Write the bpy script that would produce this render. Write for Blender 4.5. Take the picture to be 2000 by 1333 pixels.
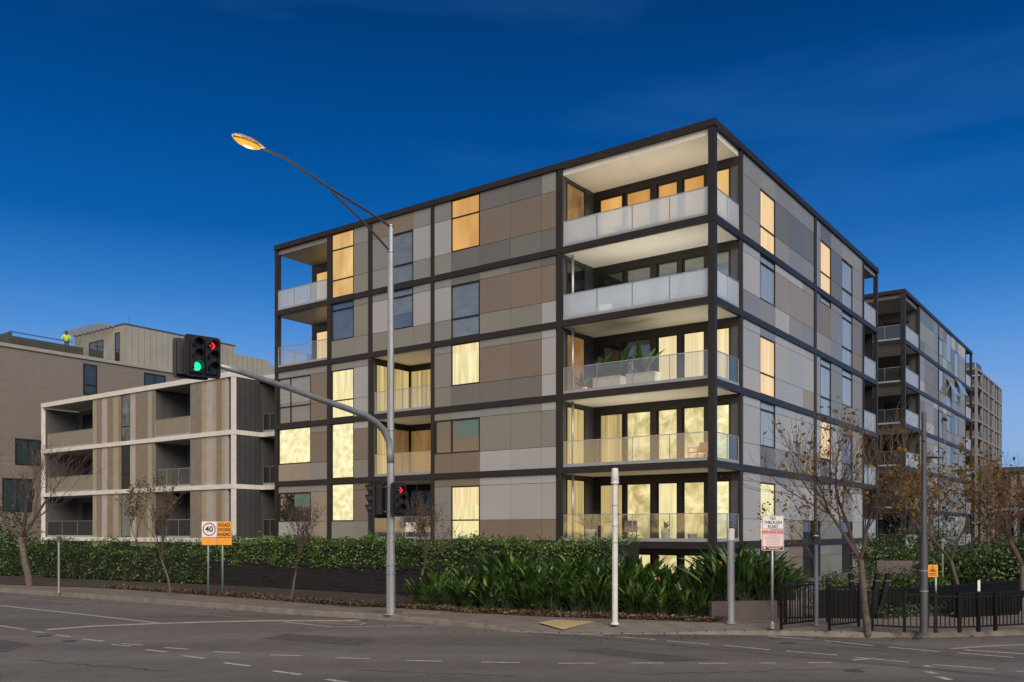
import bpy, bmesh, math, random
from math import radians as R, sin, cos, pi, atan2, sqrt
from mathutils import Vector, Matrix, Quaternion
for o in list(bpy.data.objects): bpy.data.objects.remove(o)
S = bpy.context.scene
COL = S.collection
# ------------------------------------------------------------------ camera
F = 1738.6; HOR = 1037.0; CAMZ = 2.4
cd = bpy.data.cameras.new('camera'); cam = bpy.data.objects.new('camera', cd); COL.objects.link(cam)
cam.location = (0, 0, CAMZ); cam.rotation_euler = (R(90), 0, 0)
cd.sensor_width = 36; cd.lens = F/2000*36; cd.shift_y = (HOR-666.5)/2000
cd.clip_start = .1; cd.clip_end = 4000
S.camera = cam
S.render.resolution_x = 1024; S.render.resolution_y = 682
# ------------------------------------------------------------------ sky
W = bpy.data.worlds.new('World'); S.world = W; W.use_nodes = True
nt = W.node_tree; bg = nt.nodes['Background']
SUN_EL = 34; SUN_AZ = (.24, -.97)          # horizontal direction towards the sun
tc = nt.nodes.new('ShaderNodeTexCoord'); sp = nt.nodes.new('ShaderNodeSeparateXYZ')
nt.links.new(tc.outputs['Generated'], sp.inputs[0])
rp = nt.nodes.new('ShaderNodeValToRGB'); nt.links.new(sp.outputs['Z'], rp.inputs[0])
def lin(c): return tuple(((x/255)/12.92 if x/255 <= .04045 else ((x/255+.055)/1.055)**2.4) for x in c)+(1,)
stops = [(0, (150,180,212)), (.06, (145,180,220)), (.12, (134,173,224)), (.165, (110,160,222)), (.21, (78,142,214)), (.25, (50,122,199)), (.31, (8,94,172)), (.40, (0,76,148)), (.50, (0,58,120)), (.75, (0,44,100))]
el = rp.color_ramp.elements
el[0].position = 0; el[0].color = lin(stops[0][1]); el[1].position = stops[1][0]; el[1].color = lin(stops[1][1])
for p, c in stops[2:]:
    e = el.new(p); e.color = lin(c)
sky = nt.nodes.new('ShaderNodeTexSky'); sky.sky_type = 'NISHITA'; sky.sun_disc = False
sky.sun_elevation = R(SUN_EL); sky.sun_rotation = atan2(SUN_AZ[0], SUN_AZ[1])
sk = nt.nodes.new('ShaderNodeMixRGB'); sk.blend_type = 'MULTIPLY'; sk.inputs[0].default_value = 1
nt.links.new(sky.outputs[0], sk.inputs[1]); sk.inputs[2].default_value = (.01, .03, .06, 1)
mx = nt.nodes.new('ShaderNodeMixRGB'); mx.inputs[0].default_value = .96
nt.links.new(sk.outputs[0], mx.inputs[1]); nt.links.new(rp.outputs[0], mx.inputs[2])
# thin high cloud streaks
mp = nt.nodes.new('ShaderNodeMapping'); mp.inputs['Scale'].default_value = (1.6, 1.6, 7); mp.inputs['Rotation'].default_value = (0, R(12), 0)
ns = nt.nodes.new('ShaderNodeTexNoise'); ns.inputs['Scale'].default_value = 1.7; ns.inputs['Detail'].default_value = 5; ns.inputs['Distortion'].default_value = .4
nt.links.new(tc.outputs['Generated'], mp.inputs[0]); nt.links.new(mp.outputs[0], ns.inputs[0])
cr = nt.nodes.new('ShaderNodeMapRange'); cr.inputs[1].default_value = .5; cr.inputs[2].default_value = .8; cr.inputs[3].default_value = 0; cr.inputs[4].default_value = .30
nt.links.new(ns.outputs[0], cr.inputs[0])
mc = nt.nodes.new('ShaderNodeMixRGB'); nt.links.new(cr.outputs[0], mc.inputs[0]); nt.links.new(mx.outputs[0], mc.inputs[1])
mc.inputs[2].default_value = lin((58,118,188))
# afterglow low in the sky to the left behind the camera: it lights and mirrors in the street face
dp = nt.nodes.new('ShaderNodeVectorMath'); dp.operation = 'DOT_PRODUCT'; dp.inputs[1].default_value = (-.93, -.37, 0); nt.links.new(tc.outputs['Generated'], dp.inputs[0])
g1 = nt.nodes.new('ShaderNodeMapRange'); g1.interpolation_type = 'SMOOTHSTEP'; g1.inputs[1].default_value = .25; g1.inputs[2].default_value = .95; nt.links.new(dp.outputs['Value'], g1.inputs[0])
g2 = nt.nodes.new('ShaderNodeMapRange'); g2.interpolation_type = 'SMOOTHSTEP'; g2.inputs[1].default_value = .02; g2.inputs[2].default_value = .26; g2.inputs[3].default_value = 1; g2.inputs[4].default_value = 0; nt.links.new(sp.outputs['Z'], g2.inputs[0])
g3 = nt.nodes.new('ShaderNodeMath'); g3.operation = 'MULTIPLY'; nt.links.new(g1.outputs[0], g3.inputs[0]); nt.links.new(g2.outputs[0], g3.inputs[1])
mg = nt.nodes.new('ShaderNodeMixRGB'); nt.links.new(g3.outputs[0], mg.inputs[0]); nt.links.new(mc.outputs[0], mg.inputs[1]); mg.inputs[2].default_value = (1.7, 1.15, .55, 1)
nt.links.new(mg.outputs[0], bg.inputs[0]); bg.inputs[1].default_value = 1.0
# ------------------------------------------------------------------ sun (soft dusk glow from behind the camera)
sl = bpy.data.lights.new('sun', 'SUN'); sl.energy = 3.9; sl.angle = R(45); sl.color = (1, .87, .70)
so = bpy.data.objects.new('sun', sl); COL.objects.link(so)
h = Vector((SUN_AZ[0], SUN_AZ[1], 0)).normalized(); d = h*cos(R(SUN_EL)) + Vector((0,0,sin(R(SUN_EL))))
so.rotation_euler = d.to_track_quat('Z', 'Y').to_euler(); so.location = (-20, -40, 30)
S.view_settings.view_transform = 'Standard'; S.view_settings.look = 'None'
S.view_settings.exposure = 0; S.view_settings.gamma = 1; S.view_settings.use_curve_mapping = False
rnd = random.Random(7)
# ------------------------------------------------------------------ pixel to place
E1 = Vector((.8075, -.5898)); E2 = Vector((.5898, .8075)); ROT = atan2(-.5898, .8075)
def K(px): return (px-1000)/F
def G(px, py, z=0):
    Y = F*(CAMZ-z)/(py-HOR); return Vector((K(px)*Y, Y, z))
def AT(px, py, Y): return Vector((K(px)*Y, Y, CAMZ+(HOR-py)/F*Y))
# ------------------------------------------------------------------ materials
MATS = {}
def mat(name, col, rough=.6, var=.08, scale=3, metal=0, bump=0, bscale=40, spec=.5, col2=None, stretch=None):
    if name in MATS: return MATS[name]
    m = bpy.data.materials.new(name); m.use_nodes = True; MATS[name] = m
    n = m.node_tree; b = n.nodes['Principled BSDF']
    b.inputs['Roughness'].default_value = rough; b.inputs['Metallic'].default_value = metal
    b.inputs['Specular IOR Level'].default_value = spec
    t = n.nodes.new('ShaderNodeTexCoord'); mpn = n.nodes.new('ShaderNodeMapping'); n.links.new(t.outputs['Object'], mpn.inputs[0])
    if stretch: mpn.inputs['Scale'].default_value = stretch
    z = n.nodes.new('ShaderNodeTexNoise'); z.inputs['Scale'].default_value = scale; z.inputs['Detail'].default_value = 6
    n.links.new(mpn.outputs[0], z.inputs[0])
    r = n.nodes.new('ShaderNodeValToRGB'); n.links.new(z.outputs[0], r.inputs[0])
    c2 = col2 or tuple(c*(1+var) for c in col); c1 = col if col2 else tuple(c*(1-var) for c in col)
    r.color_ramp.elements[0].position = .3; r.color_ramp.elements[1].position = .7
    r.color_ramp.elements[0].color = (*c1, 1); r.color_ramp.elements[1].color = (*c2, 1)
    n.links.new(r.outputs[0], b.inputs['Base Color'])
    if bump:
        z2 = n.nodes.new('ShaderNodeTexNoise'); z2.inputs['Scale'].default_value = bscale; z2.inputs['Detail'].default_value = 4
        n.links.new(mpn.outputs[0], z2.inputs[0])
        bp = n.nodes.new('ShaderNodeBump'); bp.inputs['Strength'].default_value = bump; bp.inputs['Distance'].default_value = .02
        n.links.new(z2.outputs[0], bp.inputs['Height']); n.links.new(bp.outputs[0], b.inputs['Normal'])
    return m
def leafmat(name, cols, rough=.45, spec=.4, trans=.25):
    if name in MATS: return MATS[name]
    m = bpy.data.materials.new(name); m.use_nodes = True; MATS[name] = m
    n = m.node_tree; b = n.nodes['Principled BSDF']; b.inputs['Roughness'].default_value = rough; b.inputs['Specular IOR Level'].default_value = spec
    g = n.nodes.new('ShaderNodeNewGeometry'); r = n.nodes.new('ShaderNodeValToRGB'); n.links.new(g.outputs['Random Per Island'], r.inputs[0])
    e = r.color_ramp.elements; e[0].color = (*cols[0], 1); e[1].color = (*cols[-1], 1)
    for i, c in enumerate(cols[1:-1]):
        q = e.new((i+1)/(len(cols)-1)); q.color = (*c, 1)
    t = n.nodes.new('ShaderNodeTexCoord'); z = n.nodes.new('ShaderNodeTexNoise'); z.inputs['Scale'].default_value = 1.6; z.inputs['Detail'].default_value = 4; n.links.new(t.outputs['Object'], z.inputs[0])
    mr_ = n.nodes.new('ShaderNodeMapRange'); mr_.inputs[1].default_value = .35; mr_.inputs[2].default_value = .68; mr_.inputs[3].default_value = .55; mr_.inputs[4].default_value = 1.35; n.links.new(z.outputs[0], mr_.inputs[0])
    vs_ = n.nodes.new('ShaderNodeVectorMath'); vs_.operation = 'SCALE'; n.links.new(r.outputs[0], vs_.inputs[0]); n.links.new(mr_.outputs[0], vs_.inputs['Scale'])
    n.links.new(vs_.outputs[0], b.inputs['Base Color'])
    if trans:
        tr = n.nodes.new('ShaderNodeBsdfTranslucent'); n.links.new(vs_.outputs[0], tr.inputs[0])
        ms = n.nodes.new('ShaderNodeMixShader'); ms.inputs[0].default_value = trans
        n.links.new(b.outputs[0], ms.inputs[1]); n.links.new(tr.outputs[0], ms.inputs[2])
        n.links.new(ms.outputs[0], n.nodes['Material Output'].inputs[0])
    return m
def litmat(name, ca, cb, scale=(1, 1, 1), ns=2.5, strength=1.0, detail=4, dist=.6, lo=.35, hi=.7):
    """glowing pane: lit rooms, curtains and mirrored warm sky painted as emission"""
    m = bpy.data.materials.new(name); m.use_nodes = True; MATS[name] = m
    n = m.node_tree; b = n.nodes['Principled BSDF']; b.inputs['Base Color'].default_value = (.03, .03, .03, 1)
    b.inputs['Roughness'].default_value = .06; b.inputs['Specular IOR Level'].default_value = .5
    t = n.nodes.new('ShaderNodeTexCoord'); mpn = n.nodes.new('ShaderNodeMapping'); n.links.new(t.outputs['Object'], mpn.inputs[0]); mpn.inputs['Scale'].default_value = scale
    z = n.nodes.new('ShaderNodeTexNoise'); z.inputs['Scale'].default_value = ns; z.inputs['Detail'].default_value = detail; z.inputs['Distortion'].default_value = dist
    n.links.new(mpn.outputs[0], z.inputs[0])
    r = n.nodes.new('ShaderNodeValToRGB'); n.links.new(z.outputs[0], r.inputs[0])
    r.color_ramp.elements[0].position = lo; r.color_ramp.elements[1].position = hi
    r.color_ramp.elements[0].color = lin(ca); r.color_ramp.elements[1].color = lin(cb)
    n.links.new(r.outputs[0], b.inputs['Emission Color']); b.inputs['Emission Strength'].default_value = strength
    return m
def glow(name, c, s):
    m = bpy.data.materials.new(name); m.use_nodes = True; MATS[name] = m
    b = m.node_tree.nodes['Principled BSDF']; b.inputs['Base Color'].default_value = (.02, .02, .02, 1); b.inputs['Specular IOR Level'].default_value = .1; b.inputs['Emission Color'].default_value = lin(c); b.inputs['Emission Strength'].default_value = s
    return m
def glassmat(name, tint, opac, diff, rough=.03, refl=.10):
    """sheet glass: part clear, part milky, mirror on top"""
    m = bpy.data.materials.new(name); m.use_nodes = True; MATS[name] = m
    n = m.node_tree; n.nodes.remove(n.nodes['Principled BSDF'])
    tr = n.nodes.new('ShaderNodeBsdfTransparent'); tr.inputs[0].default_value = (*tint, 1)
    df = n.nodes.new('ShaderNodeBsdfDiffuse'); df.inputs[0].default_value = (*diff, 1)
    tl = n.nodes.new('ShaderNodeBsdfTranslucent'); tl.inputs[0].default_value = (*diff, 1)
    m0 = n.nodes.new('ShaderNodeMixShader'); m0.inputs[0].default_value = .3; n.links.new(df.outputs[0], m0.inputs[1]); n.links.new(tl.outputs[0], m0.inputs[2])
    m1 = n.nodes.new('ShaderNodeMixShader'); m1.inputs[0].default_value = opac
    n.links.new(tr.outputs[0], m1.inputs[1]); n.links.new(m0.outputs[0], m1.inputs[2])
    gl = n.nodes.new('ShaderNodeBsdfGlossy'); gl.inputs['Roughness'].default_value = rough; gl.inputs[0].default_value = (.8, .8, .8, 1)
    fr = n.nodes.new('ShaderNodeLayerWeight'); pw = n.nodes.new('ShaderNodeMath'); pw.operation = 'POWER'; pw.inputs[1].default_value = 5; n.links.new(fr.outputs['Facing'], pw.inputs[0])
    ma = n.nodes.new('ShaderNodeMath'); ma.operation = 'MULTIPLY_ADD'; ma.inputs[1].default_value = .4; ma.inputs[2].default_value = refl; n.links.new(pw.outputs[0], ma.inputs[0]); fr = ma
    m2 = n.nodes.new('ShaderNodeMixShader'); n.links.new(fr.outputs[0], m2.inputs[0])
    n.links.new(m1.outputs[0], m2.inputs[1]); n.links.new(gl.outputs[0], m2.inputs[2])
    n.links.new(m2.outputs[0], n.nodes['Material Output'].inputs[0])
    return m
def M(n): return MATS[n]
for _n in (): pass
# cladding
_mat = mat
def mat(name, *a, **k):
    m = _mat(name, *a, **k)
    if name in 'DMLBTO' and not m.get('isl'):
        m['isl'] = 1; n = m.node_tree; b = n.nodes['Principled BSDF']; g = n.nodes.new('ShaderNodeNewGeometry'); r = n.nodes.new('ShaderNodeMapRange'); n.links.new(g.outputs['Random Per Island'], r.inputs[0]); r.inputs[3].default_value = .93; r.inputs[4].default_value = 1.07
        v = n.nodes.new('ShaderNodeVectorMath'); v.operation = 'SCALE'; src = b.inputs['Base Color'].links[0].from_socket; n.links.new(src, v.inputs[0]); n.links.new(r.outputs[0], v.inputs['Scale']); n.links.new(v.outputs[0], b.inputs['Base Color'])
        r = n.nodes.new('ShaderNodeMapRange'); n.links.new(g.outputs['Random Per Island'], r.inputs[0]); r.inputs[3].default_value = .30; r.inputs[4].default_value = .5; n.links.new(r.outputs[0], b.inputs['Roughness'])
    return m
mat('D', (.152, .152, .138), .42, .05, .35); mat('M', (.240, .238, .224), .42, .05, .35); mat('L', (.372, .374, .370), .40, .05, .35)
mat('B', (.195, .158, .122), .45, .05, .35); mat('T', (.295, .252, .190), .45, .05, .35); mat('O', (.222, .217, .184), .45, .05, .35)
mat('frame', (.026, .023, .022), .45, .12, 2, spec=.3); mat('frame2', (.06, .062, .068), .4, .1, 2)
mat('inner', (.06, .062, .068), .55, .1, 1); mat('soffit', (.80, .76, .66), .8, .04, 1.2, bump=.1); mat('sill', (.30, .32, .34), .4)
mat('gap', (.03, .03, .03), .8); mat('rail', (.42, .43, .44), .35, .05, 5, metal=.6); mat('roof', (.12, .12, .12), .8)
mat('floor', (.50, .48, .44), .7)
litmat('lit_orange', (205, 158, 88), (240, 200, 122), (1, 1, .25), 1.2, 1.0, 2, .2)
litmat('lit_amber', (186, 130, 62), (226, 172, 90), (1, 1, .25), 1.0, 1.0, 2, .2)
litmat('lit_dim', (96, 70, 40), (150, 112, 62), (1, 1, .3), 1.2, 1.0, 3, .5)
litmat('painted_sky_yellow', (216, 200, 136), (250, 240, 190), (3.2, 3.2, .35), 1.6, 1.05, 6, .3)  # mirrored warm sky painted as glow, streaked like curtain folds
litmat('painted_sky_bright', (218, 205, 142), (252, 245, 198), (1, 1, 1.3), 2.6, 1.05, 10, .5, .36, .64)  # warm sky and tree reflections painted as blotchy glow
litmat('lit_pale', (226, 200, 142), (250, 232, 180), (2.5, 2.5, .05), 2.5, 1.0, 3, .2)
litmat('lit_curtain', (150, 128, 78), (214, 190, 128), (3, 3, .05), 2.2, 1.0, 3, .3)
litmat('lit_reflect_door', (176, 156, 100), (248, 234, 172), (1, 1, .8), 1.9, 1.0, 10, .5, .36, .64)  # lit doors, with tree reflections painted into the emission as blotches
litmat('lit_r', (232, 190, 128), (250, 214, 152), (3, 3, .1), 2.5, 1.0, 2, .2)
mat('glass_green', (.175, .20, .19), .08, .18, 1.2, stretch=(1, 1, 3)); mat('glass_blue', (.085, .105, .13), .05, .2, 1); mat('glass_dark', (.012, .016, .018), .05, .3, 2)
mat('glass_pale', (.30, .35, .36), .08, .12, .8, stretch=(4, 4, .4)); mat('glass_mix', (.03, .035, .035), .05, .5, 1.4, col2=(.22, .25, .24))
for _n in ('glass_green','glass_blue','glass_dark','glass_pale','glass_mix'): MATS[_n].node_tree.nodes['Principled BSDF'].inputs['Specular IOR Level'].default_value = 1.0; MATS[_n].node_tree.nodes['Principled BSDF'].inputs['IOR'].default_value = 1.7; MATS[_n].node_tree.nodes['Principled BSDF'].inputs['Roughness'].default_value = .02
mat('blind_green', (.11, .19, .165), .3, .1, 2, stretch=(1, 1, 8))
glassmat('frosted', (.9, .95, .95), .46, (.78, .82, .86)); glassmat('clear', (.94, .96, .95), .035, (.55, .55, .52), .03, .11); glassmat('painted_mirror_glass', (.7, .7, .7), .42, (.80, .71, .50), .05, .35); glassmat('smoke', (.30, .32, .33), .25, (.16, .16, .16))  # left block's balcony glass: cream colour paints the warm sky reflection
# timber look stripes
mat('sT', (.36, .31, .22), .6, .1, 2); mat('sB', (.24, .19, .14), .6, .1, 2); mat('sL', (.40, .38, .34), .6, .1, 2); mat('sO', (.215, .195, .155), .6, .1, 2)
mat('white_slab', (.68, .66, .60), .7, .08, 2, bump=.1); mat('grey_wall', (.085, .085, .09), .6, .12, 1, stretch=(3, 3, .1))
mat('galv', (.33, .34, .345), .42, .15, 6, metal=.5, bump=.1, stretch=(1, 1, .2)); mat('galv_dark', (.10, .10, .11), .5, .1, 6, metal=.4)
mat('white_paint', (.62, .62, .60), .45, .1, 5); mat('black_paint', (.006, .006, .006), .6, .2, 5, spec=.25); mat('black_plastic', (.010, .010, .011), .45, .2, 6)
mat('bark', (.12, .092, .075), .9, .35, 9, bump=.5, bscale=30); mat('bark_pale', (.10, .078, .062), .85, .6, 7, bump=.4, bscale=20); mat('twig', (.085, .055, .045), .9, .2, 5)
leafmat('hedge_leaf', [(.022, .050, .009), (.055, .115, .016), (.10, .18, .024), (.18, .25, .045)], .34, .6, .15)
leafmat('hedge_leaf_dark', [(.018, .040, .008), (.035, .07, .012), (.06, .11, .018), (.09, .14, .025)], .36, .55, .15)
leafmat('strelitzia', [(.014, .040, .012), (.032, .075, .016), (.06, .12, .022), (.12, .19, .04)], .30, .6, .12)
leafmat('autumn', [(.20, .10, .02), (.30, .16, .02), (.10, .10, .02), (.16, .14, .03), (.34, .12, .03)], .6, .2, .3)
leafmat('olive_leaf', [(.09, .10, .03), (.14, .14, .04), (.18, .16, .05)], .6, .2, .3); leafmat('brown_leaf', [(.07, .035, .025), (.11, .06, .04), (.08, .06, .03)], .7, .2)
leafmat('litter', [(.10, .055, .03), (.16, .10, .06), (.05, .05, .02), (.20, .15, .11), (.07, .035, .02)], .8, .1, 0)
leafmat('pot_leaf', [(.03, .09, .02), (.06, .15, .03), (.12, .22, .05)], .45, .4)
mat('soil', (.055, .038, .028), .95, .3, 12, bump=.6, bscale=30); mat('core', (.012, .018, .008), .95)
mat('terracotta', (.42, .20, .11), .7); mat('planter_white', (.55, .52, .46), .7, .08, 4)
mat('orange_sign', (.80, .32, .02), .5, .06, 8); mat('sign_white', (.72, .72, .72), .45, .04, 6); mat('sign_red', (.45, .02, .03), .5, .05); mat('sign_black', (.012, .012, .012), .5)
mat('sign_pink', (.70, .36, .34), .5, .05); mat('sign_tow', (.70, .60, .58), .5, .05); mat('sign_dark', (.09, .01, .015), .5); mat('text_grey', (.34, .26, .26), .6)
mat('hivis', (.42, .62, .03), .7); mat('skin', (.32, .20, .14), .6); mat('navy', (.05, .045, .04), .8); mat('hair', (.03, .02, .015), .8)
mat('mauve_wall', (.115, .092, .092), .8, .12, 2, bump=.1)
# ------------------------------------------------------------------ mesh builder
class MB:
    def __init__(s): s.v = []; s.f = []; s.m = []
    def add(s, vs, fs, mi=0):
        o = len(s.v); s.v += [tuple(p) for p in vs]; s.f += [tuple(i+o for i in f) for f in fs]; s.m += [mi]*len(fs)
    def box(s, x0, x1, y0, y1, z0, z1, mi=0):
        if x0 > x1: x0, x1 = x1, x0
        if y0 > y1: y0, y1 = y1, y0
        if z0 > z1: z0, z1 = z1, z0
        s.add([(x0,y0,z0),(x1,y0,z0),(x1,y1,z0),(x0,y1,z0),(x0,y0,z1),(x1,y0,z1),(x1,y1,z1),(x0,y1,z1)],
              [(0,3,2,1),(4,5,6,7),(0,1,5,4),(1,2,6,5),(2,3,7,6),(3,0,4,7)], mi)
    def tube(s, pts, rad, n=8, mi=0, cap=True):
        pts = [Vector(p) for p in pts]
        if not hasattr(rad, '__len__'): rad = [rad]*len(pts)
        vs = []; prev = None
        for i, p in enumerate(pts):
            d = (pts[min(i+1, len(pts)-1)]-pts[max(i-1, 0)]).normalized()
            if prev is None:
                a = Vector((1,0,0)) if abs(d.x) < .9 else Vector((0,1,0)); u = d.cross(a).normalized()
            else: u = (prev-d*prev.dot(d)).normalized()
            prev = u; w = d.cross(u)
            for k in range(n):
                t = 2*pi*k/n; vs.append(p+(u*cos(t)+w*sin(t))*rad[i])
        fs = [(i*n+k, i*n+(k+1)%n, (i+1)*n+(k+1)%n, (i+1)*n+k) for i in range(len(pts)-1) for k in range(n)]
        if cap and n > 3: fs += [tuple(range(n-1, -1, -1)), tuple(range((len(pts)-1)*n, len(pts)*n))]
        s.add(vs, fs, mi)
    def lathe(s, prof, n=20, mi=0, c=(0,0,0)):
        vs = [(c[0]+r*cos(2*pi*k/n), c[1]+r*sin(2*pi*k/n), c[2]+z) for r, z in prof for k in range(n)]
        fs = [(i*n+k, i*n+(k+1)%n, (i+1)*n+(k+1)%n, (i+1)*n+k) for i in range(len(prof)-1) for k in range(n)]
        s.add(vs, fs, mi)
    def leaf(s, p, d, up, L, w, mi=0):
        side = d.cross(up)
        if side.length < 1e-4: side = Vector((1,0,0))
        side.normalize(); nn = side.cross(d).normalized()
        s.add([p, p+d*L*.5+side*w*.5+nn*w*.15, p+d*L, p+d*L*.5-side*w*.5+nn*w*.15], [(0,1,2),(0,2,3)], mi)
    def build(s, name, mats, parent=None, smooth=False, recalc=False, bevel=0):
        me = bpy.data.meshes.new(name); me.from_pydata(s.v, [], s.f)
        if not isinstance(mats, (list, tuple)): mats = [mats]
        for m in mats: me.materials.append(M(m) if isinstance(m, str) else m)
        me.polygons.foreach_set('material_index', s.m)
        if smooth: me.polygons.foreach_set('use_smooth', [True]*len(me.polygons))
        if recalc:
            bm = bmesh.new(); bm.from_mesh(me); bmesh.ops.recalc_face_normals(bm, faces=bm.faces); bm.to_mesh(me); bm.free()
        me.update()
        o = bpy.data.objects.new(name, me); COL.objects.link(o)
        if parent is not None: o.parent = parent
        if bevel:
            b = o.modifiers.new('bevel', 'BEVEL'); b.width = bevel; b.segments = 2; b.limit_method = 'ANGLE'
        return o
def tag(o, label, cat, group=None):
    o['label'] = label; o['category'] = cat
    if group: o['group'] = group
    return o
def struct(o): o['kind'] = 'structure'; return o
def empty(name, loc=(0,0,0), rz=0, label=None, cat=None, group=None):
    o = bpy.data.objects.new(name, None); COL.objects.link(o); o.location = loc; o.rotation_euler = (0,0,rz); o.empty_display_size = .3
    if label: tag(o, label, cat, group)
    return o
def copy_thing(o, parent=None):
    c = o.copy(); COL.objects.link(c); c.parent = parent
    for ch in list(o.children): copy_thing(ch, c)
    return c
# ================================================================== GROUND
g = MB(); g.add([(-1500,-600,-.06),(1500,-600,-.06),(1500,2500,-.06),(-1500,2500,-.06)], [(0,1,2,3)])
mat('terrain', (.05, .05, .042), .95, .3, .5)
struct(g.build('ground', 'terrain'))
def asphalt():
    m = bpy.data.materials.new('asphalt'); m.use_nodes = True; MATS['asphalt'] = m
    n = m.node_tree; b = n.nodes['Principled BSDF']; b.inputs['Roughness'].default_value = .8; b.inputs['Specular IOR Level'].default_value = .3
    t = n.nodes.new('ShaderNodeTexCoord')
    def noise(sc, de, st=(1,1,1), rot=0):
        mp_ = n.nodes.new('ShaderNodeMapping'); n.links.new(t.outputs['Object'], mp_.inputs[0]); mp_.inputs['Scale'].default_value = st; mp_.inputs['Rotation'].default_value = (0,0,rot)
        z = n.nodes.new('ShaderNodeTexNoise'); z.inputs['Scale'].default_value = sc; z.inputs['Detail'].default_value = de; n.links.new(mp_.outputs[0], z.inputs[0]); return z
    a = noise(38, 6); c = noise(.35, 5, (.25, 1.4, 1), ROT*-1); d_ = noise(2.2, 6); 
    r = n.nodes.new('ShaderNodeValToRGB'); n.links.new(a.outputs[0], r.inputs[0])
    r.color_ramp.elements[0].position = .32; r.color_ramp.elements[1].position = .72
    r.color_ramp.elements[0].color = (.080, .074, .067, 1); r.color_ramp.elements[1].color = (.235, .215, .195, 1)
    r2 = n.nodes.new('ShaderNodeMapRange'); n.links.new(c.outputs[0], r2.inputs[0]); r2.inputs[1].default_value = .3; r2.inputs[2].default_value = .7; r2.inputs[3].default_value = .66; r2.inputs[4].default_value = 1.22
    r3 = n.nodes.new('ShaderNodeMapRange'); n.links.new(d_.outputs[0], r3.inputs[0]); r3.inputs[1].default_value = .3; r3.inputs[2].default_value = .7; r3.inputs[3].default_value = .9; r3.inputs[4].default_value = 1.1
    mu = n.nodes.new('ShaderNodeMath'); mu.operation = 'MULTIPLY'; n.links.new(r2.outputs[0], mu.inputs[0]); n.links.new(r3.outputs[0], mu.inputs[1])
    mm = n.nodes.new('ShaderNodeVectorMath'); mm.operation = 'SCALE'; n.links.new(r.outputs[0], mm.inputs[0]); n.links.new(mu.outputs[0], mm.inputs['Scale'])
    n.links.new(mm.outputs[0], b.inputs['Base Color'])
    bp = n.nodes.new('ShaderNodeBump'); bp.inputs['Strength'].default_value = .5; bp.inputs['Distance'].default_value = .01; n.links.new(a.outputs[0], bp.inputs['Height']); n.links.new(bp.outputs[0], b.inputs['Normal'])
asphalt()
road = MB(); road.add([(-90,-30,0),(90,-30,0),(90,21,0),(30,24,0),(-12,34,0),(-90,85,0)], [(0,1,2,3,4,5)])
road = struct(road.build('road', 'asphalt'))
mat('line_white', (.56, .54, .50), .7, .28, 9, col2=(.26, .24, .22)); mat('line_old', (.20, .18, .165), .8, .3, 4); mat('line_cream', (.40, .34, .26), .7, .25, 5); mat('seam', (.105, .09, .082), .85, .2, 3)
def line(pts, w, m='line_white', z=.006, name='lane_marking'):
    P = [G(*p) for p in pts]; b = MB(); vs = []
    for i, p in enumerate(P):
        dd = (P[min(i+1, len(P)-1)]-P[max(i-1, 0)]).normalized(); nn = Vector((-dd.y, dd.x, 0))*w*.5
        vs += [p+nn+Vector((0,0,z)), p-nn+Vector((0,0,z))]
    b.add(vs, [(2*i, 2*i+1, 2*i+3, 2*i+2) for i in range(len(P)-1)]); return b.build(name, m, road)
line([(-60,1161),(0,1165.2),(250,1187),(512,1211.4)], .14, 'line_old')
line([(-60,1177),(0,1183.4),(150,1199.5),(308,1217.4)], .13)
line([(90,1231),(176,1224.5),(291,1219.5),(400,1216),(512,1213.6),(704,1213)], .35, 'line_cream', .008)
line([(-60,1214.5),(0,1223),(50,1230.5)], .13, 'line_cream')
for a, b in [((64,1234),(87,1237)),((108,1241),(139,1245)),((161,1249),(202,1253.5)),((218,1259.5),(255,1263)),((284,1269.7),(325,1274.4)),((357,1281.4),(400,1287)),((438,1295.4),(489,1302)),((532,1311),(588,1319)),((637,1327.6),(690,1336))]: line([a, b], .11)
for a, b in [((239,1257.6),(279,1261)),((321,1265.5),(368,1269.4)),((417,1273.6),(470,1276.4)),((527,1280),(590,1282)),((655,1285.6),(723,1287.6)),((794,1291),(864,1292.6)),((940,1294),(1015,1295)),((1088,1296.3),(1162,1296.3)),((1231,1296),(1297,1296)),((1365,1297),(1420,1296.3)),((1482,1296),(1515,1296)),((1579,1295.5),(1626,1295))]: line([a, b], .10)
line([(556,1215.6),(648,1225.4),(816,1222.6)], .1); line([(620,1216),(665,1220),(702,1222),(712,1218.5),(690,1216),(640,1216)], .07, 'line_white', .010)
for a, b in [((1069,1234),(1088,1235)),((1120,1238),(1179,1243)),((1204,1244.5),(1280,1250)),((1302,1252.6),(1386,1259.6)),((1413,1261),(1503,1270)),((1535,1272.5),(1635,1280.5)),((1670,1285),(1777,1294.5)),((1820,1299),(1941,1308)),((1395,1237),(1473,1241)),((1500,1243.7),(1586,1250)),((1611,1252),(1706,1262)),((1734,1264.5),(1837,1274)),((1870,1276),(1979,1285)),((1985,1312),(2060,1317))]: line([a, b], .10)
line([(1625,1240.5),(1716,1246)], .14, 'line_cream'); line([(1666,1291),(1707,1287)], .10, 'line_white', .010)
line([(1857,1268),(1930,1263),(2000,1260),(2080,1257)], .13, 'line_cream'); line([(1882,1270),(2000,1278),(2080,1284)], .13)
line([(1805,1301.5),(1817,1303)], .2); line([(1810,1312.5),(1827,1317)], .15); line([(1832,1322.5),(1855,1329)], .15)
line([(1030,1236),(1200,1249),(1380,1266),(1560,1283),(1760,1301),(2050,1330)], .22, 'seam', .004, 'patched_seam')
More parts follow.
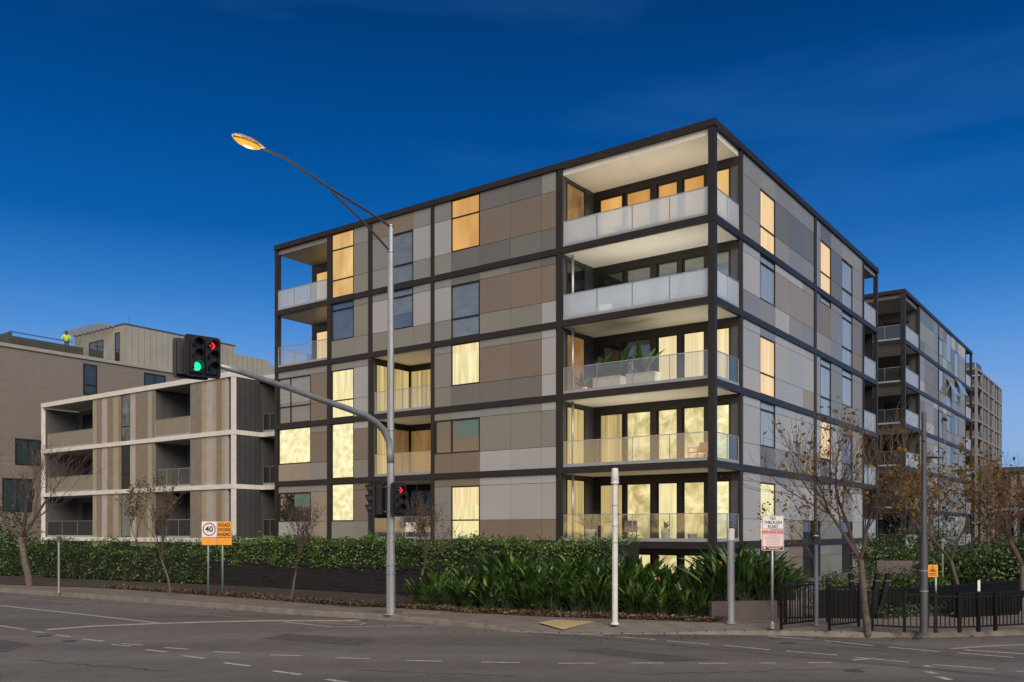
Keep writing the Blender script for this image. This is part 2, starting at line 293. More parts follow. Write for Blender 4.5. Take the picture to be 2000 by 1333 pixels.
# manhole covers
for p in [(1541,1257),(1668,1311),(85,1243),(135,1253)]:
    b = MB(); c = G(*p); b.lathe([(0,.006),(.16,.006),(.17,.001)], 20, 0, c); b.build('manhole_cover', 'galv_dark', road)
# pavement and kerb
mat('pave', (.170, .142, .120), .9, .18, 1.2, bump=.3, bscale=60); mat('concrete', (.19, .165, .14), .85, .2, 2.5, bump=.3, bscale=50)
KP = [(-160,1147,.15),(0,1157,.15),(196,1171,.15),(420,1188,.15),(560,1200,.15),(700,1208.5,.15),(780,1214,.15),(880,1222,.14),(960,1230,.10),(1010,1235,.03),(1100,1238.5,.02),(1200,1239,.02),(1300,1239,.03),(1360,1239.5,.07),(1450,1240.5,.10),(1560,1242,.11),(1680,1246,.12),(1800,1246.5,.13),(1900,1244,.13),(2000,1240,.13),(2200,1232,.13)]
kb = MB(); pv = MB(); kv = []; pvv = []
for i, (x, y, hh) in enumerate(KP):
    p = G(x, y); a = G(*KP[max(i-1,0)][:2]); b = G(*KP[min(i+1,len(KP)-1)][:2]); dd = (b-a).normalized(); nn = Vector((-dd.y, dd.x, 0))
    z = Vector((0,0,1))
    kv += [p-nn*.02, p-nn*.01+z*(hh-.02), p+nn*.02+z*hh, p+nn*.17+z*(hh+.004)]
    pvv += [p+nn*.17+z*(hh+.004), p+nn*1.3+z*.15]
for i in range(len(KP)-1):
    for k in range(3): kb.f.append((i*4+k, (i+1)*4+k, (i+1)*4+k+1, i*4+k+1)); kb.m.append(0)
    pv.f.append((2*i, 2*i+2, 2*i+3, 2*i+1)); pv.m.append(1 if 980 < KP[i][0] < 1600 else 0)
kb.v = [tuple(v) for v in kv]; pv.v = [tuple(v) for v in pvv]
inner = [pvv[2*i+1] for i in range(len(KP))]
o = len(pv.v); pv.v += [(60,200,.15),(-160,200,.15)]; pv.f.append(tuple([2*i+1 for i in range(len(KP))]+[o, o+1])); pv.m.append(0)
struct(kb.build('kerb', 'concrete', recalc=True)); struct(pv.build('pavement', ['pave','concrete']))
def sheet(name, pts, z, m):
    b = MB(); b.add([(*G(x, y, z).xy, z) for x, y in pts], [tuple(range(len(pts)))]); return struct(b.build(name, m))
# concrete area right of the ramp + the ramp apron
sheet('concrete_path', [(1100,1211),(1240,1209),(1400,1211),(1560,1212),(1900,1213),(1995,1215),(1990,1216),(1800,1216),(1600,1215.5),(1440,1215),(1300,1214.5),(1180,1214.5),(1085,1213.5)], .154, 'concrete')
mat('tactile', (.42, .33, .15), .7, .1, 6)
tp = MB()
def on_ramp(x, y):
    p = G(x, y, .1); p.z = .03+.12*min(1, max(0, (p.y-20.72)/1.13))+.008; return p
c0 = [on_ramp(1052,1220.5), on_ramp(1100,1227.5), on_ramp(1162,1218.5), on_ramp(1085,1215.5)]
tp.add(c0, [(0,1,2,3)])
for i in range(22):
    for j in range(12):
        u, v = (i+.5)/22, (j+.5)/12; p = c0[0].lerp(c0[1], u).lerp(c0[3].lerp(c0[2], u), v); tp.lathe([(.022,.0),(.016,.006),(0,.006)], 6, 0, p)
struct(tp.build('tactile_paving', 'tactile'))
for q in [(825,1196,.5,.28)]:
    b = MB(); c = G(q[0], q[1], .16); b.box(c.x-q[2], c.x+q[2], c.y-q[3], c.y+q[3], .151, .166); struct(b.build('service_cover', 'concrete'))
mat('patch', (.085, .078, .072), .85, .2, 3, bump=.3, bscale=50); mat('crack', (.03, .027, .025), .9)
def patch(q, m='patch', z=.0035, name='road_patch'): b = MB(); b.add([(*G(x, y).xy, z) for x, y in q], [tuple(range(len(q)))]); b.build(name, m, road)
patch([(560,1238),(740,1250),(700,1262),(510,1248)]); patch([(1180,1266),(1400,1290),(1300,1293),(1100,1270)]); patch([(1650,1252),(1760,1262),(1740,1268),(1620,1257)]); patch([(0,1250),(60,1258),(10,1275),(-80,1262)])
rc = random.Random(77)
for (x0, y0, x1, y1) in [(880,1250,1250,1262),(300,1240,620,1232),(1250,1318,1700,1306),(700,1310,1020,1322),(60,1290,330,1312),(1500,1255,1980,1292)]:
    N = 26; line([(x0+(x1-x0)*k/N+rc.gauss(0,5), y0+(y1-y0)*k/N+rc.gauss(0,1.0)) for k in range(N+1)], .02, 'crack', .0045, 'crack')
for i in range(1, 46):   # kerb joints
    t = i/46*(len(KP)-2); k = int(t); f_ = t-k; a = Vector(kv[k*4+1]).lerp(Vector(kv[(k+1)*4+1]), f_); c = Vector(kv[k*4+3]).lerp(Vector(kv[(k+1)*4+3]), f_)
    dd = (Vector(kv[(k+1)*4+1])-Vector(kv[k*4+1])).normalized()*.012; up = Vector((0,0,.003)); m_ = Vector(kv[k*4+2]).lerp(Vector(kv[(k+1)*4+2]), f_)
    o_ = (a-c); o_.z = 0; o_ = o_.normalized()*.003
    b = MB(); b.add([a-dd+o_, a+dd+o_, m_+dd+up+o_, m_-dd+up+o_, c+dd+up, c-dd+up], [(0,1,2,3),(3,2,4,5)]); b.build('kerb_joint', 'crack', road)
# garden bed soil
b = MB(); pts = [(-100,1131),(0,1141),(200,1148),(420,1163),(500,1169),(679,1183),(769,1186),(920,1196),(1060,1203),(1207,1208),(1400,1214.5)]
vs = [(*G(x, y, .17).xy, .17) for x, y in pts] + [(7.2,28,.17),(7,32,.17),(-30,55,.17)]; b.add(vs, [tuple(range(len(vs)))]); struct(b.build('garden_soil', 'soil'))
b = MB()
def bedline(t):
    x = 200+t*1200; 
    for i in range(len(pts)-1):
        if pts[i][0] <= x <= pts[i+1][0]: k = (x-pts[i][0])/(pts[i+1][0]-pts[i][0]); return Vector(G(x, pts[i][1]+k*(pts[i+1][1]-pts[i][1]), .17))
    return Vector(G(1400,1214,.17))
for i in range(7000):
    p = bedline(rnd.random()); off = abs(rnd.gauss(0, .45))-.12; p = p+Vector((E2.x, E2.y, 0))*off; p.z = .175+rnd.random()*.05 if off > 0 else .165
    if off < -.02 and rnd.random() < .6: continue
    d_ = Vector((rnd.uniform(-1,1), rnd.uniform(-1,1), rnd.uniform(-.1,.6))).normalized(); b.leaf(p, d_, Vector((rnd.uniform(-.5,.5), rnd.uniform(-.5,.5), 1)), rnd.uniform(.06,.13), rnd.uniform(.04,.08))
for i in range(260):   # stray leaves on kerb and gutter
    x = rnd.choice([rnd.uniform(900,1990), rnd.uniform(1730,1800), rnd.uniform(0,900)]); y0 = 1157+(x/1100)*82 if x < 1100 else 1240; p = G(x, y0+abs(rnd.gauss(0, 7))); p.z = .012
    b.leaf(p, Vector((rnd.uniform(-1,1), rnd.uniform(-1,1), .15)).normalized(), Vector((0,0,1)), rnd.uniform(.05,.12), .06)
o = b.build('leaf_litter', 'litter'); o['kind'] = 'stuff'
# ================================================================== BUILDINGS
class Bld:
    """parallel building: local x runs right along the street face, local y into the block"""
    def __init__(s, name, px, Y, label, at=None):
        s.C = Vector((K(px)*Y, Y)) if at is None else Vector(at)
        s.root = empty(name, (s.C.x, s.C.y, 0), ROT, label, 'building')
    def a(s, px, y=0):
        k = K(px); c = s.C+E2*y; return (k*c.y-c.x)/(E1.x-k*E1.y)
    def b(s, px, x=0):
        k = K(px); c = s.C+E1*x; return (k*c.y-c.x)/(E2.x-k*E2.y)
    def z(s, py, x=0, y=0):
        c = s.C+E1*x+E2*y; return CAMZ+(HOR-py)/F*c.y
def fbox(mb, face, a0, a1, o0, o1, z0, z1, mi=0, base=0):
    """face F: street side (outwards = -y); face R: side street (outwards = +x); face S: recess side wall facing right at x=base"""
    if face == 'F': mb.box(a0, a1, base-o1, base-o0, z0, z1, mi)
    else: mb.box(base+o0, base+o1, a0, a1, z0, z1, mi)
def window(B, face, a0, a1, z0, z1, pane, base=0, split=None, vs=(), fw=.045, name='window', blind=None, out=.032):
    m = MB()
    fbox(m, face, a0, a0+fw, -.06, out, z0, z1, 0, base); fbox(m, face, a1-fw, a1, -.06, out, z0, z1, 0, base)
    fbox(m, face, a0+fw, a1-fw, -.06, out, z0, z0+fw, 0, base); fbox(m, face, a0+fw, a1-fw, -.06, out, z1-fw, z1, 0, base)
    for q in (split or []): fbox(m, face, a0+fw, a1-fw, -.055, out-.004, q-fw*.7, q+fw*.7, 0, base)
    for q in vs: fbox(m, face, q-fw*.5, q+fw*.5, -.05, out-.008, z0+fw, z1-fw, 0, base)
    w = m.build(name, 'frame', B.root); po = -.02 if (base == 0 and B is globals().get('main')) else .012
    p = MB(); fbox(p, face, a0+fw, a1-fw, -.04+po, po, z0+fw, z1-fw, 0, base); p.build('pane', pane, w)
    if blind:
        q = MB(); fbox(q, face, a0+fw+.02, a1-fw-.02, po+.001, po+.006, z1-(z1-z0)*blind[1], z1-fw, 0, base); q.build('blind', blind[0], w)
    return w
MI = {k: i for i, k in enumerate('DMLBTO')}
def cladding(B, face, cells, base=0, gap=.009):
    m = MB()
    for a0, a1, z0, z1, c in cells: fbox(m, face, a0+gap, a1-gap, .0, .035, z0+gap, z1-gap, MI[c], base)
    return m.build('cladding', list('DMLBTO'), B.root)
# ---------------------------------------------------------------- main building
main = Bld('apartment_building', 1393, 33.67, 'large dark framed five storey corner block with grey and brown panels and bright windows')
mr = main.root
ZL = [1.84, 4.94, 8.04, 11.14, 14.24]; ZT = 17.95; HB = .135
XL = main.a(539); YE = main.b(1711.5); D1 = main.b(1444)
xr = main.a(1099)      # left wall of corner recess
YR = main.b(1684)      # start of the end recess on the side face
XM0, XM1 = main.a(729), main.a(843); XB1 = main.a(641)
# depth of mid recess
def depth(px_back, x):
    return main.b(px_back, x)
DM = depth(803, XM0+.1); DLf = depth(608, XL)
def zb(i): return ZL[i]+HB
def zt(i): return (ZL[i+1]-HB) if i < 4 else ZT-.26
w = MB()
w.box(XL+.05, -2.6, max(D1, DM, DLf)+.02, YE-.05, 0, ZT-.3); w.box(-2.6, -.03, D1+.02, YR, 0, ZT-.3)
DD = max(D1, DM, DLf)+.02
w.box(XM1, xr, .03, DD, 0, ZT-.3)                          # between mid recess and corner recess
w.box(XB1, XM0, .03, DD, 0, ZT-.3)                         # between left balcony and mid recess
w.box(XL+.05, XB1, .03, DD, 0, ZL[3]); w.box(XL+.05, XB1, DLf, DD, ZL[3], ZT-.3)
w.box(XM0, XM1, .03, DD, ZL[3], ZT-.3); w.box(XM0, XM1, DM, DD, 0, ZL[3]); w.box(XM0, XM1, .03, DM, 0, zb(0)-.3)
w.build('wall', 'inner', mr, recalc=True)
r_ = MB(); r_.box(XL+.06, -.06, .06, YE-.06, ZT-.2, ZT-.04); r_.build('roof', 'roof', mr)
# horizontal beams (one ring per level) and posts
def ring(z0, z1, o=.10):
    m = MB(); m.box(XL, .10, -o, .02, z0, z1); m.box(-.02, o, .02, YE+.05, z0, z1); m.box(XL-.0, XL+.14, .02, DLf+.3, z0, z1); m.box(-2.6, -.02, YE-.1, YE+.05, z0, z1)
    return m.build('floor_beam', 'frame', mr)
for z in ZL: ring(z-HB, z+HB)
rf = MB(); rf.box(XL, .13, -.13, .05, ZT-.26, ZT); rf.box(-.05, .13, .05, YE+.08, ZT-.26, ZT); rf.box(XL, XL+.2, .05, YE, ZT-.26, ZT); rf.box(XL+.2, -.05, YE-.1, YE+.08, ZT-.26, ZT)
rf.build('parapet', 'frame', mr)
def post(x0, x1, y0, y1, z0=0, z1=ZT-.26, name='column', m='frame'):
    b = MB(); b.box(x0, x1, y0, y1, z0, z1); return b.build(name, m, mr)
post(-.17, .09, -.09, .17)
post(xr-.22, xr, -.09, .05); post(main.a(843.5), main.a(849.5), -.085, .05); post(main.a(721.5), main.a(728.5), -.085, .05)
post(main.a(641), main.a(648.5), -.085, .05); post(XL, XL+.20, -.09, .2)
post(-.1, .09, D1-.05, D1+.16); post(-.05, .085, main.b(1588), main.b(1592)); post(-.08, .085, YR-.02, YR+.12); post(-.12, .09, YE-.2, YE+.04)
# cladding of street face
colF = dict(a=(545,568), b=(568,608), c=(608,641), d=(648.5,692), e=(692,721.5), f=(728.5,759), g=(759,808), h=(808,843.5), i=(849.5,882), j=(882,938), k=(938,998), l=(998,1059), m=(1059,1086.5))
specF = {  # columns -> 3 codes (top, middle, bottom); '.' = window
 4: dict(d='...', e='MOO', f='BMM', g='B..', h='MLM', i='MLM', j='..D', k='DBD', l='DBD', m='MBD'),
 3: dict(d='..O', e='OOM', f='MLO', g='..O', h='MLO', i='MLM', j='D..', k='OBO', l='DBO', m='DBL'),
 2: dict(a='M..', b='M..', c='MBB', d='M..', e='MLL', i='MMO', j='..D', k='OBD', l='OBD', m='LLL'),
 1: dict(a='..T', b='..T', c='OBM', d='...', e='LBO', i='O.B', j='M.B', k='MOL', l='MOL', m='LOL'),
 0: dict(a='M.L', b='M.L', c='MTT', d='..M', e='BBM', i='BMM', j='B..', k='LLB', l='LLB', m='LLB')}
def rows(i):
    z0, z1 = zb(i), zt(i); return [(z0+2.47, z1), (z0+.91, z0+2.47), (z0, z0+.91)]
cells = []
for lv, sp_ in specF.items():
    rr = rows(lv)
    for c, codes in sp_.items():
        a0, a1 = main.a(colF[c][0]), main.a(colF[c][1])
        for k, ch in enumerate(codes):
            if ch != '.': cells.append((a0, a1, rr[k][0], rr[k][1], ch))
for px0, px1 in [(545,608),(608,641),(648.5,692),(692,721.5),(849.5,938),(938,998),(998,1086)]:
    cells.append((main.a(px0), main.a(px1), .2, ZL[0]-HB, 'M' if px0 % 2 else 'B'))
cladding(main, 'F', cells)
def A(c, k): return main.a(colF[c][k])
def rz(lv, k0, k1): r = rows(lv); return r[k1][0], r[k0][1]
# windows on the street face
def fw(lv, c0, c1, k0, k1, pane, splits=(), vs=False, blind=None):
    z0, z1 = rz(lv, k0, k1); r = rows(lv)
    return window(main, 'F', A(c0,0)+.01, A(c1,1)-.01, z0+.01, z1-.01, pane, 0, [r[q][0] for q in splits], [A(c0,1)] if vs else [], blind=blind)
fw(4,'d','d',0,2,'lit_orange',(0,1)); fw(4,'g','g',1,2,'glass_green',(1,)); fw(4,'j','j',0,1,'lit_amber',(0,),False,('lit_orange',.0)) if False else fw(4,'j','j',0,1,'lit_amber',(0,))
fw(3,'d','d',0,1,'glass_blue',(0,)); fw(3,'g','g',0,1,'glass_blue',(0,), False, ('glass_green', .62)); fw(3,'j','j',1,2,'glass_green',(1,))
fw(2,'a','b',1,2,'glass_blue',(1,), True, ('glass_green', .55)); fw(2,'d','d',1,2,'painted_sky_yellow',(1,)); fw(2,'j','j',0,1,'painted_sky_yellow',(),False,('lit_pale',.22))
fw(1,'a','b',0,1,'painted_sky_bright'); fw(1,'d','d',0,2,'painted_sky_bright'); fw(1,'i','j',1,1,'glass_dark',(), True)
fw(0,'a','b',1,1,'glass_dark',(), True, None); fw(0,'d','d',0,1,'painted_sky_bright'); fw(0,'j','j',1,2,'painted_sky_yellow',(1,),False,('lit_pale',.35))
def blindat(lv, c, x0, x1, m, frac):
    z0, z1 = rz(lv,1,1); b = MB(); fbox(b, 'F', main.a(x0), main.a(x1), -.018, -.012, z1-(z1-z0)*frac, z1-.06); b.build('blind', m, mr)
blindat(1, 'j', 890, 936, 'blind_green', .55); blindat(0, 'b', 575, 606, 'blind_green', .5)
# side street face
colR = dict(n=(1451,1483), o=(1483,1513), p=(1513,1540), q=(1540,1567), r=(1567,1588), s=(1592,1601), t=(1601,1622), u=(1622,1643), v=(1643,1664), w=(1664,1683))
specR = {
 4: dict(n='MMM', o='M..', p='MDM', q='MDM', r='MDM', s='MMM', t='D..', u='MDD', v='M..', w='MMM'),
 3: dict(n='LLM', o='..M', p='LTL', q='LTM', r='TTM', s='BBT', t='.BM', u='OOO', v='...', w='BBB'),
 2: dict(n='LLL', o='M..', p='LLL', q='LLL', r='LLT', s='TTT', t='...', u='OOO', v='..O', w='OOO'),
 1: dict(n='LLL', o='..D', p='LLM', q='LLM', r='LLT', s='LLT', t='...', u='LLL', v='O..', w='TTT'),
 0: dict(n='LLL', o='M..', p='MLL', q='MLT', r='TL.', s='OO.', t='.OO', u='LLO', v='LM.', w='OLL')}
cells = []; BR = {c: (main.b(x0), main.b(x1)) for c, (x0, x1) in colR.items()}
for lv, sp_ in specR.items():
    rr = rows(lv)
    for c, codes in sp_.items():
        for k, ch in enumerate(codes):
            if ch != '.': cells.append((BR[c][0], BR[c][1], rr[k][0], rr[k][1], ch))
for c, code in dict(n='OO', p='MM', q='BB', t='MO', u='OM', w='LO').items():
    cells.append((*BR[c], 1.17, ZL[0]-HB, code[0])); cells.append((*BR[c], .15, 1.17, code[1]))
cladding(main, 'R', cells)
def rw(lv, c, k0, k1, pane, splits=(), c2=None):
    z0, z1 = rz(lv, k0, k1); r = rows(lv)
    return window(main, 'R', BR[c][0]+.01, BR[c2 or c][1]-.01, z0+.01, z1-.01, pane, 0, [r[q][0] for q in splits])
rw(4,'o',1,2,'lit_r',(1,)); rw(4,'t',1,2,'lit_r',(1,)); rw(4,'v',1,2,'glass_pale',(1,))
rw(3,'o',0,1,'glass_pale',(0,)); rw(3,'t',0,0,'glass_pale'); rw(3,'v',0,2,'glass_pale',(0,1))
rw(2,'o',1,2,'lit_r',(1,)); rw(2,'t',0,2,'glass_pale',(0,1)); rw(2,'v',0,1,'glass_pale',(0,))
rw(1,'o',0,1,'glass_pale',(0,)); rw(1,'t',0,1,'lit_r',(0,)); rw(1,'t',2,2,'glass_mix'); rw(1,'v',1,2,'glass_mix',(1,))
rw(0,'o',1,2,'painted_sky_yellow',(1,)); rw(0,'r',2,2,'glass_dark',(),'r'); rw(0,'s',2,2,'glass_dark'); rw(0,'t',0,0,'glass_mix'); rw(0,'v',2,2,'glass_dark')
for c in ('o','r','s','v'): window(main, 'R', BR[c][0]+.01, BR[c][1]-.01, .2, ZL[0]-HB-.02, 'glass_dark', 0, [1.17])
# ---- balconies
def balustrade(parent, path, z, gm, posts, hgt=1.1):
    """path: list of local (x,y) corners; glass between, slim posts and handrail"""
    for i in range(len(path)-1):
        p, q = Vector(path[i]), Vector(path[i+1]); dd = (q-p).normalized(); nn = Vector((-dd.y, dd.x)); L = (q-p).length
        hr = MB()
        def obx(mb, s0, s1, w_, z0, z1):
            c = [p+dd*s0-nn*w_, p+dd*s1-nn*w_, p+dd*s1+nn*w_, p+dd*s0+nn*w_]
            mb.add([(*v, z0) for v in c]+[(*v, z1) for v in c], [(0,3,2,1),(4,5,6,7),(0,1,5,4),(1,2,6,5),(2,3,7,6),(3,0,4,7)])
        obx(hr, 0, L, .022, z+hgt-.028, z+hgt); hr.build('handrail', 'rail', parent)
        n = posts[i]; hr = MB(); obx(hr, 0, L, .03, z, z+.13); hr.build('sill', 'sill', parent)
        for k in range(n+1):
            m = MB(); s0 = L*k/n; s0 = min(max(s0, .015), L-.015); obx(m, s0-.013, s0+.013, .016, z+.13, z+hgt-.028); m.build('post', 'rail', parent)
        for k in range(n):
            m = MB(); obx(m, L*k/n+.03, L*(k+1)/n-.03, .006, z+.135, z+hgt-.03); m.build('glass_panel', gm, parent)
def slab(x0, x1, y0, y1, i, soffit='soffit', nm='balcony'):
    """floor slab of level i with the cream soffit of the storey above it"""
    m = MB(); m.box(x0, x1, y0, y1, ZL[i]-.12, ZL[i]+.10); s = m.build(nm, 'floor', mr)
    m = MB(); top = (ZL[i+1]-.12) if i < 4 else ZT-.27; m.box(x0+.01, x1-.01, y0+.01, y1-.01, top-.03 if i < 4 else top-.25, top-.001); m.build('soffit', soffit, s)
    return s, (top-.03 if i < 4 else top-.25)
xl_w = main.a(1102)
doorpx = [(1172,1218),(1224,1273),(1285,1325),(1335,1378),(1386,1427)]
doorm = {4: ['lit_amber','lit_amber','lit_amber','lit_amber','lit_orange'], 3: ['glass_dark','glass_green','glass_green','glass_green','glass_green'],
         2: ['glass_dark','glass_blue','lit_pale','lit_pale','lit_pale'], 1: ['lit_curtain','lit_reflect_door','lit_reflect_door','lit_reflect_door','painted_sky_bright'], 0: ['lit_curtain','lit_reflect_door','painted_sky_yellow','lit_reflect_door','painted_sky_bright']}
for lv in range(5):
    s, ceil = slab(xr, -.02, .02, D1, lv)
    gm = 'frosted' if lv >= 3 else 'clear'
    balustrade(s, [(xr+.04, .0), (-.17, .0)], zb(lv), gm, [4]); balustrade(s, [(.0, .17), (.0, D1-.08)], zb(lv), gm, [2])
    z0 = ZL[lv]+.10
    for k, (p0, p1) in enumerate(doorpx):
        a0, a1 = main.a(p0, D1), main.a(p1, D1)
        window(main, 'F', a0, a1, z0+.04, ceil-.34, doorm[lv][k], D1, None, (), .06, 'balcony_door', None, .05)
    # dark header and piers
    m = MB(); m.box(xr+.02, -.05, D1-.10, D1, ceil-.34, ceil-.002)
    for q0, q1 in [(1160,1171),(1273.5,1284.5),(1325.5,1334.5),(1378.5,1385.5)]: m.box(main.a(q0, D1), main.a(q1, D1), D1-.11, D1, z0, ceil-.34)
    m.build('door_surround', 'frame', mr)
    m = MB(); m.box(main.a(1428, D1), -.05, D1-.06, D1-.001, z0, ceil-.34); m.build('end_panel', 'frame2', mr)
    # window in the recess's left wall
    b0, b1 = main.b(1106, xr), main.b(1141, xr)
    window(main, 'S', b0, b1, z0+.05, ceil-.18, ['lit_curtain','lit_curtain','lit_dim','glass_dark','lit_dim'][lv], xr, None, (), .05, 'side_window', None, .03)
    m = MB(); m.box(xr+.001, xr+.05, b1+.01, D1-.12, z0, ceil-.002); m.build('side_panel', 'frame2', mr)
    if lv < 4:
        m = MB(); px_ = main.a(1113, .12); m.tube([(px_, .35, z0), (px_, .35, ceil-.01)], .055, 12); m.build('downpipe', 'rail', mr, smooth=True)
def soffit_fill(x0, x1, y, z, power, col=(1, .93, .80)):  # fill lamp with fixture, added on the deck to brighten the soffit
    m = MB(); m.box(x0, x1, y-.05, y+.05, z, z+.04); o = m.build('fill_fixture', 'rail', mr)
    l = bpy.data.lights.new('fill_lamp', 'AREA'); l.shape = 'RECTANGLE'; l.size = abs(x1-x0); l.size_y = .09; l.energy = power; l.color = col
    q = bpy.data.objects.new('fill_lamp', l); COL.objects.link(q); q.parent = o; q.location = ((x0+x1)/2, y, z+.05); q.rotation_euler = (pi, 0, 0)
for lv, pw in ((4, 76), (3, 78), (2, 58), (1, 50)): soffit_fill(xr+.5, -.5, .9, ZL[lv]+.10, pw)
for lv, pw in ((2, 7), (1, 7)): soffit_fill(XM0+.4, XM1-.4, .6, ZL[lv]+.10, pw)
# lower ground doors beneath the corner balcony
for p0, p1 in doorpx[1:4]:
    window(main, 'F', main.a(p0, D1), main.a(p1, D1), .25, 1.42, 'lit_reflect_door', D1, None, (), .06, 'garden_door', None, .05)
# mid recess (three levels)
for lv in range(3):
    m = MB(); m.box(XM0, XM1, .02, DM, ZL[lv]-.12, ZL[lv]+.10); s = m.build('balcony', 'floor', mr)
    top = ZL[lv+1]-.12; m = MB(); m.box(XM0+.01, XM1-.01, .03, DM-.01, top-.03, top-.001); m.build('soffit', 'soffit', s)
    balustrade(s, [(XM0+.12, .0), (XM1-.02, .0)], zb(lv), 'clear', [2])
    z0 = ZL[lv]+.10; pm = ['glass_dark', 'lit_curtain', 'lit_curtain'][lv]; pm2 = ['glass_mix', 'lit_dim', 'lit_curtain'][lv]
    half = DM*.52
    window(main, 'S', .18, half, z0+.03, top-.3, pm, XM0, None, (), .05, 'balcony_door', None, .03); window(main, 'S', half+.03, DM-.04, z0+.03, top-.3, pm2, XM0, None, (), .05, 'balcony_door', None, .03)
    window(main, 'F', XM0+.06, XM1-.10, z0+.03, top-.3, pm2, DM, None, (), .06, 'balcony_door', None, .03)
    m = MB(); m.box(XM0+.001, XM0+.05, .05, DM-.05, top-.3, top-.031); m.box(XM0+.05, XM1-.01, DM-.05, DM-.001, top-.3, top-.031); m.build('door_surround', 'frame', mr)
    m = MB(); m.box(XM1-.06, XM1-.001, .05, DM-.06, z0, top-.031); m.build('side_panel', 'frame2', mr)
# left end balconies
for lv in (3, 4):
    m = MB(); m.box(XL+.14, XB1, .02, DLf+.3, ZL[lv]-.12, ZL[lv]+.10); s = m.build('balcony', 'floor', mr)
    top = (ZL[4]-.12) if lv == 3 else ZT-.27; t0 = top-.03 if lv == 3 else top-.25
    m = MB(); m.box(XL+.15, XB1-.01, .03, DLf-.01, t0, top-.001); m.build('soffit', 'M', s)
    balustrade(s, [(XL+.2, .0), (XB1-.02, .0)], zb(lv), 'frosted' if lv == 4 else 'clear', [3]); balustrade(s, [(XL+.05, .2), (XL+.05, DLf-.02)], zb(lv), 'clear', [2])
    z0 = ZL[lv]+.10; xa = main.a(618, DLf); window(main, 'F', xa, XB1-.05, z0+.03, t0-.45, 'lit_orange' if lv == 4 else 'lit_r', DLf, None, [xa+(XB1-xa)*.55] if lv == 3 else [], .06, 'balcony_door', None, .03)
# right end recess on side face
for lv in range(5):
    m = MB(); m.box(-2.6, -.02, YR+.02, YE-.1, ZL[lv]-.12, ZL[lv]+.10); s = m.build('balcony', 'floor', mr)
    top = (ZL[lv+1]-.12) if lv < 4 else ZT-.27; m = MB(); m.box(-2.58, -.03, YR+.03, YE-.11, top-.25 if lv == 4 else top-.03, top-.001); m.build('soffit', 'M', s)
    balustrade(s, [(.0, YR+.12), (.0, YE-.22)], zb(lv), 'frosted', [3])
    if lv < 4:
        m = MB(); m.box(-2.6, -.2, YE-.09, YE-.01, ZL[lv]+.14, ZL[lv+1]-.14); m.build('end_panel', 'frame', mr)
# small outlet marks on parapet, sprinkler cowl
for xx in (XL+.9, -1.9):
    m = MB(); m.box(xx, xx+.22, -.145, -.128, ZT-.17, ZT-.09); m.build('rain_outlet', 'gap', mr)
# ---------------------------------------------------------------- things on balconies (local coords of main)
def loc(x, y, z): p = main.C+E1*x+E2*y; return (p.x, p.y, z)
def fan_leaves(n, L, wd, spread, m, parent, z0, name='foliage', seg=5, mi_seed=0, droop=.5, width_mat=None):
    r = random.Random(mi_seed); b = MB()
    for i in range(n):
        az = r.uniform(0, 2*pi); tilt = r.uniform(.12, spread); l = L*r.uniform(.65, 1.1); wv = wd*r.uniform(.7, 1.1)
        hd = Vector((cos(az), sin(az), 0)); side = Vector((-sin(az), cos(az), 0)); p = Vector((0,0,z0)); vs = []; tt = tilt
        for k in range(seg+1):
            f_ = k/seg; wk = wv*max(sin(pi*min(1, (f_*.9+.1)))**.7*(f_ > .28), .08)
            nn = (hd*cos(tt)-Vector((0,0,1))*sin(tt)*1)
            vs += [p-side*wk*.5+Vector((0,0,.15*wk)), p.copy(), p+side*wk*.5+Vector((0,0,.15*wk))]
            p = p+(hd*sin(tt)+Vector((0,0,1))*cos(tt))*l/seg; tt += droop*r.uniform(.1, .4)
        fs = []
        for k in range(seg): fs += [(3*k, 3*k+1, 3*k+4, 3*k+3), (3*k+1, 3*k+2, 3*k+5, 3*k+4)]
        b.add(vs, fs)
    return b.build(name, m, parent, smooth=False)
def pot(name, x, y, z, r, h, m, label, leaves=None, cat='plant pot'):
    e = empty(name, loc(x, y, z), ROT, label, cat)
    b = MB(); b.lathe([(0,0),(r*.72,0),(r*.8,h*.1),(r,h*.96),(r*1.04,h),(r*.9,h),(r*.88,h*.9),(0,h*.88)], 20); b.build('pot', m, e, smooth=True)
    if leaves: fan_leaves(*leaves, 'pot_leaf', e, h*.85)
    return e
def pb(px, y): return main.a(px, y)
f3 = ZL[2]+.10; f1 = ZL[0]+.10; f5 = ZL[4]+.10; f2 = ZL[1]+.10; f4 = ZL[3]+.10
for k, (p0, p1, lab) in enumerate([(1163,1216,'long pale planter trough with two broad banana like plants on the third floor corner balcony'), (1228,1284,'pale planter trough nearer the corner post with one broad leaved plant, third floor balcony')]):
    x0, x1 = pb(p0,.7), pb(p1,.7); e = empty('planter_box', loc((x0+x1)/2, .75, f3), ROT, lab, 'planter'); hw = (x1-x0)/2
    b = MB(); b.box(-hw, hw, -.28, .28, .0, .62); b.box(-hw-.02, hw+.02, -.30, .30, .62, .66); b.build('trough', 'planter_white', e, bevel=.01)
    for j in range(2 if k == 0 else 1):
        f_ = fan_leaves(9, 1.45, .34, .75, 'pot_leaf', e, .6, 'plant', 6, 30+k*3+j, .35); f_.location = ((-.45+j*1.1)*hw if k == 0 else -.1, 0, 0)
    f_ = fan_leaves(26, .5, .10, 1.1, 'pot_leaf', e, .62, 'low_foliage', 4, 50+k); f_.scale = (1.6,.8,1)
pot('potted_plant', pb(1138,.9), .9, f3, .2, .4, 'terracotta', 'terracotta pot with leafy shrub at left end of third floor corner balcony', (22, .75, .12, .9), 'potted plant')
